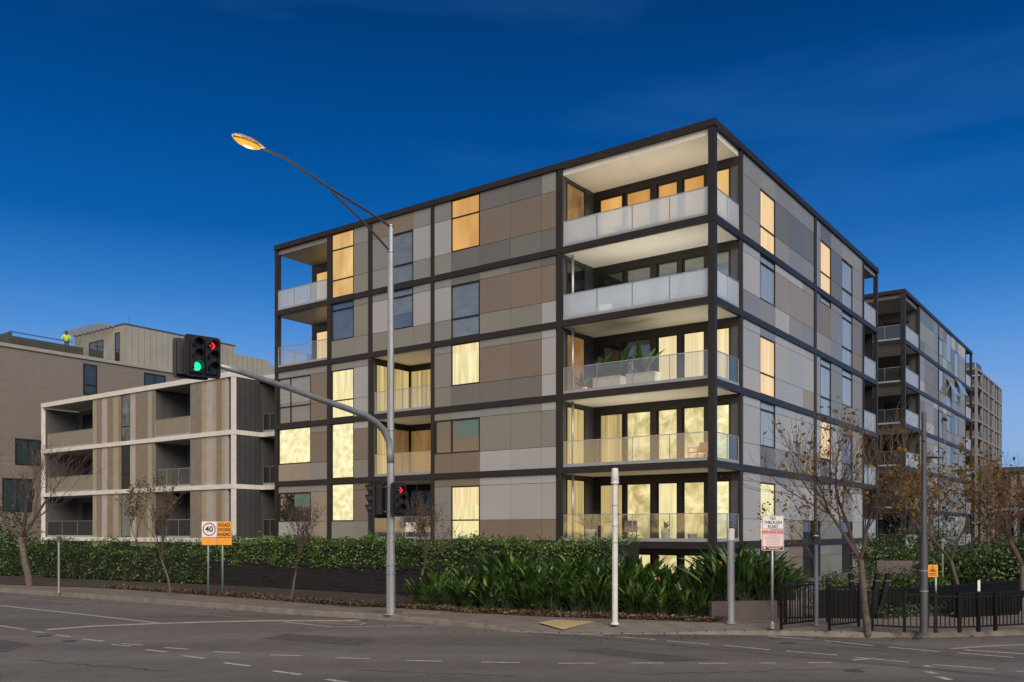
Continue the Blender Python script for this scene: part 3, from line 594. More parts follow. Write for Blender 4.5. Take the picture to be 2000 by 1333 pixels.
pot('potted_plant', pb(1152,.8), .8, f1, .24, .52, 'planter_white', 'white tapered pot with a bushy palm on the lowest corner balcony', (46, 1.15, .07, .95), 'potted plant')
pot('potted_plant', pb(1299,.9), .9, f1, .17, .55, 'planter_white', 'tall narrow white pot with small agave in the middle of the lowest corner balcony', (10, .5, .09, .9), 'potted plant')
pot('plant_pot', pb(1352,.9), .9, f1, .19, .34, 'planter_white', 'empty cream bowl shaped pot beside the corner post of the lowest balcony')
pot('plant_pot', pb(1367,.9), .8, f1, .11, .18, 'planter_white', 'tiny round cream pot right of the cream bowl on the lowest balcony')
pot('plant_pot', pb(1235,.9), .8, f1, .15, .22, 'planter_white', 'small squat white pot in front of the dark chair on the lowest balcony')
pot('potted_plant', pb(1210,1.0), 1.1, f5, .28, .5, 'planter_white', 'round white pot with fern behind milky glass of the top corner balcony', (26, .6, .1, 1.1), 'potted plant')
pot('potted_plant', pb(1262,1.2), 1.2, f5, .2, .4, 'terracotta', 'brown pot with spindly plant in the middle of the top corner balcony', (16, .7, .08, 1.0), 'potted plant')
pot('potted_plant', pb(1128,.8), .8, f5, .2, .4, 'planter_white', 'white pot with low succulent at left end of the top corner balcony', (20, .35, .1, 1.2), 'potted plant')
def chair(px, y, z, rz_, label, m='black_paint', base=None, x=None):
    e = empty('outdoor_chair', loc(pb(px, y) if x is None else x, y, z), ROT+rz_, label, 'chair')
    b = MB(); b.box(-.26, .26, -.26, .26, .40, .45); b.build('seat', m, e, bevel=.01)
    b = MB(); b.add([(-.26,.24,.45),(.26,.24,.45),(.26,.36,.88),(-.26,.36,.88),(-.26,.28,.45),(.26,.28,.45),(.26,.40,.88),(-.26,.40,.88)], [(0,1,2,3),(7,6,5,4),(0,4,5,1),(1,5,6,2),(2,6,7,3),(3,7,4,0)]); b.build('backrest', m, e)
    for sx in (-1, 1):
        for sy in (-1, 1): b = MB(); b.tube([(sx*.23, sy*.22, .4), (sx*.25, sy*.26, 0)], .018, 6); b.build('leg', m, e)
        b = MB(); b.tube([(sx*.26,-.24,.42),(sx*.27,-.24,.64),(sx*.27,.28,.66)], .018, 6); b.build('armrest', m, e)
    return e
chair(1232, 1.1, f1, .5, 'dark brown outdoor chair behind the small white pot on the lowest corner balcony', mat('chair_brown', (.10, .055, .04), .6))
chair(1362, 1.0, f2, -.4, 'tan armchair next to the corner post on the second floor corner balcony', 'terracotta')
chair(0, 1.0, f1, .7, 'white outdoor chair on the left of the ground floor recessed balcony', 'white_paint', x=XM0+1.6)
chair(0, 1.1, f1, -.8, 'white outdoor chair on the right of the ground floor recessed balcony', 'white_paint', x=XM1-.8)
chair(1180, 1.2, f4, .3, 'pale chair behind the frosted glass of the fourth floor corner balcony', 'white_paint')
# ---------------------------------------------------------------- striped building
sb = Bld('striped_apartment_building', 456, 51, 'low three storey apartment block with beige and brown vertical stripes and white slab edges', at=main.C+E1*main.a(456))
sr = sb.root; XW = sb.a(83); ZS = [1.84, 4.94, 8.04, 11.35]
x_r1a, x_r1b = sb.a(93), sb.a(182); x_r2a, x_r2b = sb.a(303), sb.a(373); gapx = main.a(541)-main.a(456)
m = MB(); DS = 2.2
m.box(XW+.1, gapx-.1, 4, 14, 0, 11.0)
for a0, a1 in [(x_r1b, x_r2a), (x_r2b, -.1)]: m.box(a0, a1, .05, 4, 0, 11.1)
m.box(XW+.05, x_r1b, 2.4, 4, 0, 11.1); m.box(XW+.21, XW+.3, .1, 2.4, 0, 11.1); m.box(x_r2a, x_r2b, 2.3, 4, 0, 11.1); m.build('wall', 'grey_wall', sr, recalc=True)
for i, z in enumerate(ZS):
    th = .13 if i < 3 else .15; m = MB(); m.box(XW, .12, -.12, 3.9, z-th, z+th); s = m.build('floor_slab', 'white_slab', sr)
    m = MB(); m.box(.12, gapx-.12, 1.9, 5, z-th, z+th); m.build('floor_slab', 'white_slab', sr)
for x0 in (-.10, XW+.0):
    m = MB(); m.box(x0, x0+.2, -.10, .12, 0, 11.2); m.build('corner_post', 'white_slab', sr)
m = MB(); m.box(.0, .08, .12, 1.75, 0, 11.2, 0); m.box(.08, gapx-.12, 3.4, 3.5, 0, 11.2, 0); m.build('side_wall', 'frame2', sr)
for q in range(4): m = MB(); m.box(.08, .10, .35+q*.36, .37+q*.36, .3, 11.1); m.build('cladding_joint', 'gap', sr)
stripes = [(182,190,'T'),(190,200,'B'),(200,211,'L'),(211,222,'B'),(222,233,'T'),(233,238,'B'),(255,266,'L'),(266,278,'B'),(278,290,'O'),(290,298,'T'),(298,303,'O'),(373,388,'O'),(388,395,'B'),(395,404,'T'),(404,417,'L'),(417,424,'T'),(424,434,'B'),(434,440,'T'),(440,446,'L')]
si = {'T':0,'B':1,'L':2,'O':3}
for grp in [(182,238),(255,303),(373,446)]:
  m = MB()
  for i in range(4):
    z0, z1 = (ZS[i-1]+.13 if i else .2), ZS[i]-.14
    for a0, a1, c in [q for q in stripes if grp[0] <= q[0] < grp[1]]:
        sh = (i*7 % 3-1)*1.2 if a0 not in (182,255,373) and a1 not in (238,303,446) else 0
        x0, x1 = sb.a(a0), sb.a(a1); n = max(1, round((x1-x0)/.16))
        for k in range(n): m.box(x0+(x1-x0)*k/n+.006, x0+(x1-x0)*(k+1)/n-.006, -.03-(.02 if c in 'BO' else 0), .05, z0, z1, si[c])
  m.build('striped_cladding', ['sT','sB','sL','sO'], sr)
for i in range(3):
    z0 = ZS[i]+.13; z1 = ZS[i+1]-.15
    window(sb, 'F', sb.a(238), sb.a(255), z0, z1, ['glass_green','glass_dark','glass_mix'][i], 0, [z0+.95] if i else None)
    for xa, xb, gm in [(x_r1a, x_r1b, 'clear'), (x_r2a, x_r2b, 'clear')]:
        m = MB(); m.box(xa, xb, .0, .02, z0-.02, z0-.01); hold = m.build('balcony', 'white_slab', sr)
        balustrade(hold, [(xa+.02, .0), (xb-.02, .0)], z0-.01, 'smoke' if (i == 0) else ('clear' if (i == 1 and xa == x_r2a) else 'painted_mirror_glass'), [3], 1.12)
        m = MB(); m.box(xa+.02, xb-.02, .03, 2.2, z1-.02, z1+.01); m.build('soffit', 'M', hold)
        window(sb, 'F', xa+.3, xb-.1, z0, z1-.35, 'glass_dark', 2.4 if xa == x_r1a else 2.3, None, [xa+(xb-xa)*.5], .05, 'balcony_door')
    m = MB(); m.box(.14, gapx-.2, 2.1, 2.12, z0-.02, z0-.01); hold = m.build('balcony', 'white_slab', sr)
    balustrade(hold, [(.14, 2.0), (gapx-.15, 2.0)], z0, 'smoke', [6], 1.1)
    window(sb, 'F', .2, gapx-.3, z0, z1-.05, 'glass_dark', 3.4, None, [1.2, 2.2], .05, 'balcony_door')
# ---------------------------------------------------------------- brick building, far left
def brickmat():
    m = bpy.data.materials.new('brick'); m.use_nodes = True; MATS['brick'] = m; n = m.node_tree; b = n.nodes['Principled BSDF']; b.inputs['Roughness'].default_value = .9
    t = n.nodes.new('ShaderNodeTexCoord'); mp_ = n.nodes.new('ShaderNodeMapping'); n.links.new(t.outputs['Object'], mp_.inputs[0]); mp_.inputs['Rotation'].default_value = (R(90), 0, R(90))
    sx = n.nodes.new('ShaderNodeSeparateXYZ'); n.links.new(t.outputs['Object'], sx.inputs[0]); cx = n.nodes.new('ShaderNodeCombineXYZ')
    ad = n.nodes.new('ShaderNodeMath'); n.links.new(sx.outputs['X'], ad.inputs[0]); n.links.new(sx.outputs['Y'], ad.inputs[1]); n.links.new(ad.outputs[0], cx.inputs['X']); n.links.new(sx.outputs['Z'], cx.inputs['Y'])
    k = n.nodes.new('ShaderNodeTexBrick'); n.links.new(cx.outputs[0], k.inputs[0]); k.inputs['Scale'].default_value = 1; k.inputs['Brick Width'].default_value = .5; k.inputs['Row Height'].default_value = .16; k.inputs['Mortar Size'].default_value = .012
    k.inputs['Color1'].default_value = (.205, .180, .162, 1); k.inputs['Color2'].default_value = (.188, .165, .148, 1); k.inputs['Mortar'].default_value = (.130, .115, .10, 1)
    n.links.new(k.outputs[0], b.inputs['Base Color'])
brickmat(); mat('pale_clad', (.30, .29, .25), .6, .07, 1); mat('dark_clad', (.05, .052, .045), .6, .2, 1); mat('dark_glass2', (.03, .05, .06), .08, .2, 1)
bb = Bld('brick_apartment_building', 0, 65.5, 'tall mauve brick building with pale metal clad penthouse at far left', at=main.C-E1*54)
br = bb.root
m = MB(); m.box(-34, 0, -14, 46, 0, 15.75); m.build('wall', 'brick', br)
m = MB(); m.box(-34, .12, -14, 46.1, 15.75, 16.0); m.build('coping', 'pale_clad', br)
def bw(px0, px1, py0, py1, vs=False, split=False):
    b0, b1 = bb.b(px0), bb.b(px1); z1, z0 = bb.z(py0, 0, (b0+b1)/2), bb.z(py1, 0, (b0+b1)/2)
    window(bb, 'R', b0, b1, z0, z1, 'dark_glass2', 0, [z0+(z1-z0)*.32] if split else None, [(b0+b1)/2] if vs else [], .1, 'window', None, .05)
bw(162,189,712,772,False,True); bw(281,323,731,765,True); bw(29,80,858,909,True); bw(4,62,935,1000,True); bw(-70,-30,700,760,True)
PX = -1.5; py0 = bb.b(243, PX); py1 = bb.b(459, PX); py2 = bb.b(525, PX)
ph = MB(); ph.box(PX-8, PX, py0, py1, 16, 19.45); ph.box(PX-8, PX-.01, py1, py2, 16, 18.75); ph.box(PX-8, PX-.02, py2, py2+6, 16, 18.3); ph.build('penthouse', 'pale_clad', br)
m = MB(); n = int((py2-py0)/.55)
for k in range(n):
    y = py0+.1+k*.55; m.box(PX, PX+.035, y, y+.03, 16, 19.4 if y < py1 else 18.7)
m.build('standing_seams', 'O', br)
m = MB(); m.box(PX-8.05, PX+.05, py0-.05, py1, 19.45, 19.55); m.build('roof_edge', 'galv_dark', br)
window(bb, 'F', PX-1.4, PX-.7, 16.0, 18.9, 'glass_dark', py0, [17.2], (), .08, 'penthouse_window', None, .04); window(bb, 'F', PX-5.5, PX-3.2, 16.0, 18.6, 'glass_dark', py0, None, [PX-4.2], .08, 'penthouse_window', None, .04)
for k in range(9):
    m = MB(); x = PX-1.6-k*.72; m.box(x, x+.08, py0-1.5, py0, 19.42, 19.55); m.build('pergola_slat', 'M', br)
m = MB(); m.tube([(PX-1.0, py0+1, 19.5), (PX-1.0, py0+1, 20.5)], .025, 6); m.build('aerial', 'galv_dark', br)
wy = bb.b(16, -8); m = MB(); m.box(-30, -8, wy, wy+.3, 16, 18.55); m.box(-8.2, -8, wy+.3, py0+3, 16, 18.3); m.build('roof_screen', 'dark_clad', br)
m = MB(); m.tube([(-7.9, wy, 18.6), (-7.9, py0-1, 18.6)], .04, 6); m.build('handrail', 'galv_dark', br)
hb = MB(); hb.box(0,.1,0,.1,0,.1)
m = MB(); m.box(-7.5, -.4, py0-2.2, py0-2.17, 16.0, 17.1); m.build('glass_balustrade', 'clear', br)
# ---------------------------------------------------------------- second dark block, right
def block2():
    B = Bld('apartment_building', 1765.5, 65, 'second dark framed apartment block with grey panels behind the right hand trees')
    r = B.root; zs = [3.9, 7.0, 10.1, 13.15, 16.25]; top = 20.05; y1 = B.b(1897); dr = B.b(1794); ye = B.b(1884.5); xr_ = -9.5
    m = MB(); m.box(-12, -.05, dr, ye, 0, top-.3); m.box(-12, -2.6, ye, y1-.1, 0, top-.3); m.box(-12, xr_, .05, dr, 0, top-.3); m.build('wall', 'inner', r, recalc=True)
    for z in zs+[.9]:
        m = MB(); m.box(xr_-2, .1, -.1, .04, z-.15, z+.15); m.box(-.04, .1, .04, y1, z-.15, z+.15); m.build('floor_beam', 'frame', r)
        m = MB(); m.box(xr_, -.05, .05, dr, z-.12, z+.08); s = m.build('balcony', 'floor', r)
        balustrade(s, [(xr_+.1, .0), (-.17, .0)], z+.15, 'smoke', [8]); balustrade(s, [(.0, .17), (.0, dr-.08)], z+.15, 'frosted', [3])
        m = MB(); m.box(-2.6, -.05, ye, y1-.1, z-.12, z+.08); s = m.build('balcony', 'floor', r); balustrade(s, [(.0, ye+.12), (.0, y1-.22)], z+.15, 'frosted', [2])
        m = MB()
        for q in range(4): m.box(xr_+.4+q*2.2, xr_+2.2+q*2.2, dr-.06, dr-.01, z+.1, z+2.5)
        m.build('balcony_doors', 'glass_dark', r)
    m = MB(); m.box(xr_-2, .12, -.12, .06, top-.26, top); m.box(-.06, .12, .06, y1+.05, top-.26, top); m.box(xr_-2, -.06, .06, y1, top-.2, top-.06); m.build('parapet', 'frame', r)
    m = MB(); m.box(xr_, -.1, .2, dr, top-.55, top-.27); m.build('soffit', 'M', r)
    for a0, a1, b0, b1 in [(-.2,.09,-.09,.2), (-.1,.09,dr-.1,dr+.12), (-.08,.085,ye-.05,ye+.1), (-.12,.09,y1-.25,y1)]:
        m = MB(); m.box(a0, a1, b0, b1, 0, top-.26); m.build('column', 'frame', r)
    pxs = [1796,1805,1823,1831,1841,1848,1857,1864,1871,1884.5]; rr2 = random.Random(3); cells = []
    m = MB(); yv = B.b(1832); m.box(.0, .085, yv-.06, yv+.06, 0, top-.26); m.build('column', 'frame', r)
    zz = [.9]+zs
    for i, z in enumerate(zz):
        zt_ = (zz[i+1]-.15) if i < 5 else top-.26; z0 = z+.15
        R3 = [(z0+2.3, zt_), (z0+.85, z0+2.3), (z0, z0+.85)]
        for k in range(len(pxs)-1):
            b0, b1 = B.b(pxs[k]), B.b(pxs[k+1])
            if k in (3, 5, 7) and not (k == 3 and i == 1):
                pick = [(1, 2), (0, 1), (1, 1)][(i+k) % 3]
                wz0, wz1 = R3[pick[1]][0], R3[pick[0]][1]
                window(B, 'R', b0+.01, b1-.01, wz0+.01, wz1-.01, 'glass_mix' if i in (1, 2, 3) else 'glass_pale', 0, None)
                for q in range(3):
                    if not pick[0] <= q <= pick[1]: cells.append((b0, b1, *R3[q], 'O'))
            else:
                c = rr2.choice('DDOBM' if i > 2 else 'MOOD')
                for q in range(3): cells.append((b0, b1, *R3[q], c if rr2.random() < .7 else rr2.choice('DMLO')))
    cladding(B, 'R', cells)
    # two awning windows pushed open
    for px in (1848, 1864):
        b0, b1 = B.b(px), B.b(px+9); zc = B.z(740, 0, b0); m = MB()
        m.add([(.06,b0,zc),(.06,b1,zc),(.75,b1,zc-1.45),(.75,b0,zc-1.45),(.10,b0,zc),(.10,b1,zc),(.80,b1,zc-1.43),(.80,b0,zc-1.43)], [(0,1,2,3),(7,6,5,4),(0,4,5,1),(1,5,6,2),(2,6,7,3),(3,7,4,0)]); m.build('open_window', 'glass_pale', r)
block2()
# ---------------------------------------------------------------- pale frame tower behind
mat('cream_frame', (.22, .21, .20), .7, .08, 1); mat('red_clad', (.075, .042, .038), .8, .3, 1.5, stretch=(3, 3, .1)); mat('olive_clad', (.095, .09, .076), .6, .15, 1)
def block3():
    B = Bld('apartment_tower', 1907, 158, 'distant pale framed apartment tower beyond the second dark block'); r = B.root; top = 31.2; y1 = B.b(1955)
    m = MB(); m.box(-18, -.3, 6, y1-3, 0, top-.4); m.box(-18, -3, 0.3, y1, 0, top-.4); m.build('wall', 'inner', r, recalc=True)
    m = MB(); n = 18
    for k in range(n):
        y = 6+(y1-9)*k/n; m.box(-.28, -.05, y+.05, y+(y1-9)/n-.05, 0, top-.4, [0,1,0,2][k % 4])
    m.build('cladding', ['olive_clad','inner','M'], r)
    z = .8
    while z < top:
        m = MB(); m.box(-18, .15, -.15, .2, z-.2, z+.2); m.box(-.2, .15, .2, y1, z-.2, z+.2); m.build('floor_band', 'cream_frame', r)
        m = MB(); m.box(-6, -.2, .2, 6, z-.18, z+.1); m.build('balcony', 'floor', r); m = MB(); m.box(-5.8, -.3, .15, .2, z+.2, z+1.2); m.box(-.1, -.05, .3, 5.8, z+.2, z+1.2); m.build('balustrade', 'smoke', r)
        z += 3.04
    for y in (0, 6, 6+(y1-9)*.33, 6+(y1-9)*.66, y1-3, y1-.3):
        m = MB(); m.box(-.25, .2, y-.2, y+.2, 0, top); m.build('column', 'cream_frame', r)
block3()
def block4():
    B = Bld('low_rise_building', 1927, 175, 'dark red clad low building with white grid frame at the far right edge'); r = B.root
    zs = [B.z(y, 0, 0) for y in (996, 962, 927)]; z4 = zs[2]+1.2
    m = MB(); m.box(0, 30, -.0, 8, 0, zs[2]); m.box(-14, 0, -28, 8, 0, zs[2]); m.build('wall', 'red_clad', r)
    m = MB(); m.box(-.5, 30, -1.2, 8, zs[2]+.3, z4); m.build('roof', 'dark_clad', r)
    for z in zs:
        m = MB(); m.box(0, 30, -.25, .0, z-.2, z+.3); m.box(0, .25, -28, -.25, z-.2, z+.3); m.build('floor_band', 'cream_frame', r)
    for x in (B.a(1984), B.a(2010)): m = MB(); m.box(x-.25, x+.25, -.45, -.25, 0, zs[2]+.3); m.build('column', 'cream_frame', r)
    for y in (B.b(1905), B.b(1890)): m = MB(); m.box(.25, .5, y-.25, y+.25, 0, zs[2]+.3); m.build('column', 'cream_frame', r)
    for k in range(12): m = MB(); x = 1+k*1.6; m.box(x, x+.7, -.08, .0, 1, zs[2]-.3); m.build('window', 'glass_dark', r)
block4()
# ================================================================== PLANTING
def wall_between(name, p0, p1, th, z0, z1, m, label, cat):
    d_ = (p1-p0); L = d_.length; e = MB(); e.box(0, L, 0, th, z0, z1); o = e.build(name, m, None, bevel=.01); o.location = (p0.x, p0.y, 0); o.rotation_euler = (0,0,atan2(d_.y, d_.x)); return tag(o, label, cat)
mat('dark_stone', (.013, .012, .012), .75, .35, 2.5, bump=.8, bscale=6, stretch=(.35, 1, 5))
WP0 = Vector((-12.7, 37.0, 0)); WP1 = Vector((2.85, 26.0, 0)); wd = (WP1-WP0).normalized(); wn = Vector((-wd.y, wd.x, 0))
e = empty('planter_wall', (WP0.x, WP0.y, 0), atan2(wd.y, wd.x), 'long low wall of dark stacked stone holding up the clipped hedge', 'wall')
m = MB(); L = (WP1-WP0).length; rr = random.Random(4); z = .1; c = 0
while z < 1.08:
    hh = rr.uniform(.05, .085); x = 0
    while x < L:
        l = min(rr.uniform(.25, .9), L-x); m.box(x+.004, x+l-.004, -rr.uniform(0, .03), .3, z+.003, z+hh); x += l
    z += hh
m.build('stonework', 'dark_stone', e); m = MB(); m.box(-.02, L+.02, -.05, .35, 1.09, 1.16); m.build('coping', 'dark_stone', e); m = MB(); m.box(.02, L-.02, .03, .28, .0, 1.08); m.build('backing', 'gap', e)
def hedge(name, p0, p1, th, z0, z1, dens, leafm, label, ls=.085, seed=1, bump_amp=.16):
    r = random.Random(seed); d_ = p1-p0; L = d_.length
    e = empty(name, (p0.x, p0.y, 0), atan2(d_.y, d_.x), label, 'hedge')
    def H(x): return z1+bump_amp*(sin(x*1.3+seed)*.5+sin(x*3.1+seed*2)*.35+sin(x*7.7)*.25)
    def Fo(x, z): return -.07*(sin(x*2.3+z*3)+sin(x*5.7-z*4))
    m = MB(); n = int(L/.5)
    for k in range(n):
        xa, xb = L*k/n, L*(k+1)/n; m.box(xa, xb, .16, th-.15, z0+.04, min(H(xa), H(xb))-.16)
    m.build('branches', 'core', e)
    m = MB(); N = int(dens*L*((z1-z0)+th*.7))
    for i in range(N):
        x = r.uniform(-.1, L+.1); q = r.random(); fr = (z1-z0)/((z1-z0)+th*.7)
        if q < fr: z = r.uniform(z0, H(x)); y = Fo(x, z)+abs(r.gauss(0, .09)); out = Vector((r.gauss(0,.5), -1, r.gauss(.25,.5)))
        else: y = r.uniform(-.05, th); z = H(x)+r.gauss(-.05, .07)+.05*sin(x*4+y*5); out = Vector((r.gauss(0,.6), r.gauss(-.3,.6), 1))
        if z > H(x)-.12 and q < fr: y += .08*r.random()
        dv = Vector((r.gauss(0,1), r.gauss(-.4,.6), r.gauss(.1,.7))).normalized()
        m.leaf(Vector((x, y, z)), dv, out, ls*r.uniform(.7, 1.5), ls*r.uniform(.45, .8))
    # taller shoots
    for i in range(int(L*2.2)):
        x = r.uniform(0, L); y = r.uniform(0, th*.7); z = H(x)-.05; hh = r.uniform(.1, .35)
        for k in range(14):
            m.leaf(Vector((x+r.gauss(0,.05), y+r.gauss(0,.05), z+hh*k/14)), Vector((r.gauss(0,1), r.gauss(0,1), .4)).normalized(), Vector((0,0,1)), ls*1.1, ls*.6)
    m.build('leaves', leafm, e); return e
hedge('hedge', WP0+wn*-.06+wd*.0, WP1+wd*.3-wn*.06, 1.5, 1.02, 2.06, 330, 'hedge_leaf', 'bright green trimmed hedge spilling over the dark stone wall', seed=2)
LH0 = Vector((-29.5, 46.5, 0)); LH1 = Vector((-12.6, 36.75, 0))
hedge('hedge', LH0, LH1, 1.3, .2, 1.5, 260, 'hedge_leaf_dark', 'dark clipped hedge along the footpath at far left behind the bare tree', .095, 5, .1)
hedge('hedge', LH0+wn*2.4, LH1+wn*2.4, 1.1, .5, 1.85, 130, 'hedge_leaf', 'slightly taller row of hedge behind the far left hedge', .09, 8, .2)
# strelitzia clumps
def strel_mesh(seed, n=64, L=1.75, lean=(0,0)):
    r = random.Random(seed); b = MB()
    for i in range(n):
        az = r.uniform(0, 2*pi); hd = Vector((cos(az), sin(az), 0)); side = Vector((-sin(az), cos(az), 0)); tilt = r.uniform(.03, .5) if r.random() < .7 else r.uniform(.4, .95); l = L*r.uniform(.6, 1.15)
        p = Vector((r.gauss(0,.16), r.gauss(0,.16), 0)); up = Vector((0,0,1)); tt = tilt; seg = 9; pts_ = []
        for k in range(seg+1):
            pts_.append((p.copy(), tt)); p = p+(hd*sin(tt)+up*cos(tt)+Vector((lean[0], lean[1], 0))*.25)*l/seg; tt += r.uniform(.02, .09) if k < 6 else r.uniform(.08, .25)
        b.tube([q[0] for q in pts_[:5]], [.012, .011, .010, .009, .008], 4, 1, False)
        wv = r.uniform(.05, .105); vs = []; tw = r.uniform(-.6, .6); sd = (side*cos(tw)+up*sin(tw)*.7).normalized()
        prof = [.12, .7, 1.0, .95, .7, .05]
        for j, k in enumerate(range(4, 10)):
            q = pts_[k][0]; wk = wv*prof[j]; fold = up*wk*.35 - hd*wk*.25
            vs += [q-sd*wk+fold, q, q+sd*wk+fold]
        fs = []
        for k in range(5): fs += [(3*k, 3*k+1, 3*k+4, 3*k+3), (3*k+1, 3*k+2, 3*k+5, 3*k+4)]
        b.add(vs, fs)
    return b
mat('stalk', (.03, .055, .015), .6)
GRP = 'bird of paradise plants massed in the corner garden bed'
protos = []
for s_ in range(5):
    me = strel_mesh(100+s_); o = me.build('proto', ['strelitzia', 'stalk']); protos.append(o.data); bpy.data.objects.remove(o)
def flower_mesh():
    b = MB(); b.tube([(0,0,0),(.02,0,.5),(.05,0,1.0)], .012, 5, 0)
    b.add([(.04,0,1.0),(.08,.03,1.03),(.30,0,1.06),(.08,-.03,1.03)], [(0,1,2),(0,2,3)], 0)
    for k, (dx, dz) in enumerate([(-.02,.22),(.06,.24),(.13,.18),(.02,.16)]):
        b.add([(.05,.0,1.02),(.05+dx*.5+.03,.02,1.02+dz*.6),(.05+dx,0,1.02+dz),(.05+dx*.5-.03,-.02,1.02+dz*.6)], [(0,1,2),(0,2,3)], 1)
    return b
mat('petal', (.50, .17, .03), .5)
fl = flower_mesh().build('flower', ['strelitzia','petal']); fdat = fl.data; bpy.data.objects.remove(fl)
r = random.Random(21); cnt = 0
def strel(x, y, z, sc, label, flower=False):
    global cnt
    e = empty('bird_of_paradise_plant', (x, y, z), r.uniform(0, 6.28), label, 'plant', GRP); e.scale = (sc*1.05, sc*1.05, sc)
    o = bpy.data.objects.new('leaves', protos[cnt % 5]); COL.objects.link(o); o.parent = e; cnt += 1
    if flower: f_ = bpy.data.objects.new('flower', fdat); COL.objects.link(f_); f_.parent = e; f_.location = (0,0,.35); f_.scale = (.9,.9,.95)
FR = [(790,1183),(900,1191),(1000,1196),(1100,1200),(1200,1203),(1300,1207),(1380,1210)]
def fr(px):
    for i in range(len(FR)-1):
        if FR[i][0] <= px <= FR[i+1][0]: k = (px-FR[i][0])/(FR[i+1][0]-FR[i][0]); return G(px, FR[i][1]+k*(FR[i+1][1]-FR[i][1]), .17)
    return G(px, 1210, .17)
def ORD(k): return ['leftmost','second','third','fourth','fifth','sixth','seventh','eighth','ninth','tenth','eleventh','twelfth','thirteenth','fourteenth','fifteenth','sixteenth','seventeenth','eighteenth','nineteenth','twentieth','twenty first','twenty second','twenty third'][k]+(' from left' if k else '')
n_ = 0
for row in range(3):
    px = 795+row*12; num = 0
    while px < 1385:
        p = fr(px)+Vector((E2.x, E2.y, 0))*(.35+row*.85); p += Vector((r.gauss(0,.08), r.gauss(0,.1), 0))
        lowl = (.62 if px < 860 else (.82 if px < 1210 else (.68 if px < 1370 else .8)))*(1 if row else .92)
        strel(p.x, p.y, .17+row*.06, (.78+.10*row)*lowl*r.uniform(.9, 1.1), 'bird of paradise clump, %s in the %s row of the corner bed' % (ORD(num), ('front', 'middle', 'back')[row]), flower=(n_ % 9 == 3 and row < 2)); n_ += 1; num += 1
        px += r.uniform(30, 40)*(1 if row < 2 else 1.1)
# raised bed with mauve retaining wall
rw0, rw1 = G(1392,1213,.15), G(1524,1211,.15)
wall_between('retaining_wall', Vector((rw0.x, rw0.y+.1, 0)), Vector((rw1.x, rw1.y+.25, 0)), .2, .1, .62, 'mauve_wall', 'low mauve rendered retaining wall behind the no through road sign', 'wall')
b = MB(); b.box(0, 1.9, 0, 4.0, .1, .52); o = struct(b.build('raised_bed_soil', 'soil')); o.location = (rw0.x+.2, rw0.y+.75, 0)
LB = 'bird of paradise, %s row behind the low mauve wall'
for i, (px, dy, s_) in enumerate([(1410,.6,.72),(1450,.7,.76),(1490,.7,.66),(1520,.8,.56),(1430,1.6,.86),(1475,1.7,.80),(1515,1.8,.66),(1420,2.6,.85),(1460,2.8,.86),(1500,3,.76),(1545,1.9,.56)]):
    Y = rw0.y+dy; strel(K(px)*Y, Y, .52, s_, LB % ['leftmost of the front','second of the front','third of the front','rightmost of the front','leftmost of the middle','central of the middle','third of the middle','leftmost of the back','central of the back','rightmost of the back','smallest of the middle'][i], flower=i in (0, 1, 4)); 
GRP = 'dark garden shrubs beside the side street'
def bush(px, Y, wd_, hgt, leafm, label, n=900, z0=.15, ls=.1, group=None):
    rr = random.Random(int(px*7+Y)); e = empty('shrub', (K(px)*Y, Y, z0), 0, label, 'shrub', group); b = MB()
    cl = [(rr.uniform(-wd_,wd_)*.6, rr.uniform(-.4,.4), rr.uniform(.25,.85)*hgt, rr.uniform(.25,.45)*hgt) for _ in range(9)]
    for i in range(n):
        c = rr.choice(cl); v = Vector((rr.gauss(0,1), rr.gauss(0,1), rr.gauss(0,1))).normalized()*c[3]*rr.uniform(.6,1.05)
        p = Vector(c[:3])+v; p.z = max(p.z, .02); b.leaf(p, Vector((rr.gauss(0,1), rr.gauss(0,1), rr.gauss(.2,.7))).normalized(), v.normalized()+Vector((0,0,.4)), ls*rr.uniform(.7,1.5), ls*.6)
    b.build('leaves', leafm, e); b = MB()
    for c in cl[:5]: b.tube([(c[0]*.2,0,0), (c[0]*.6, c[1]*.5, c[2]*.6), (c[0], c[1], c[2])], [.03,.02,.01], 5)
    b.build('stems', 'twig', e); return e
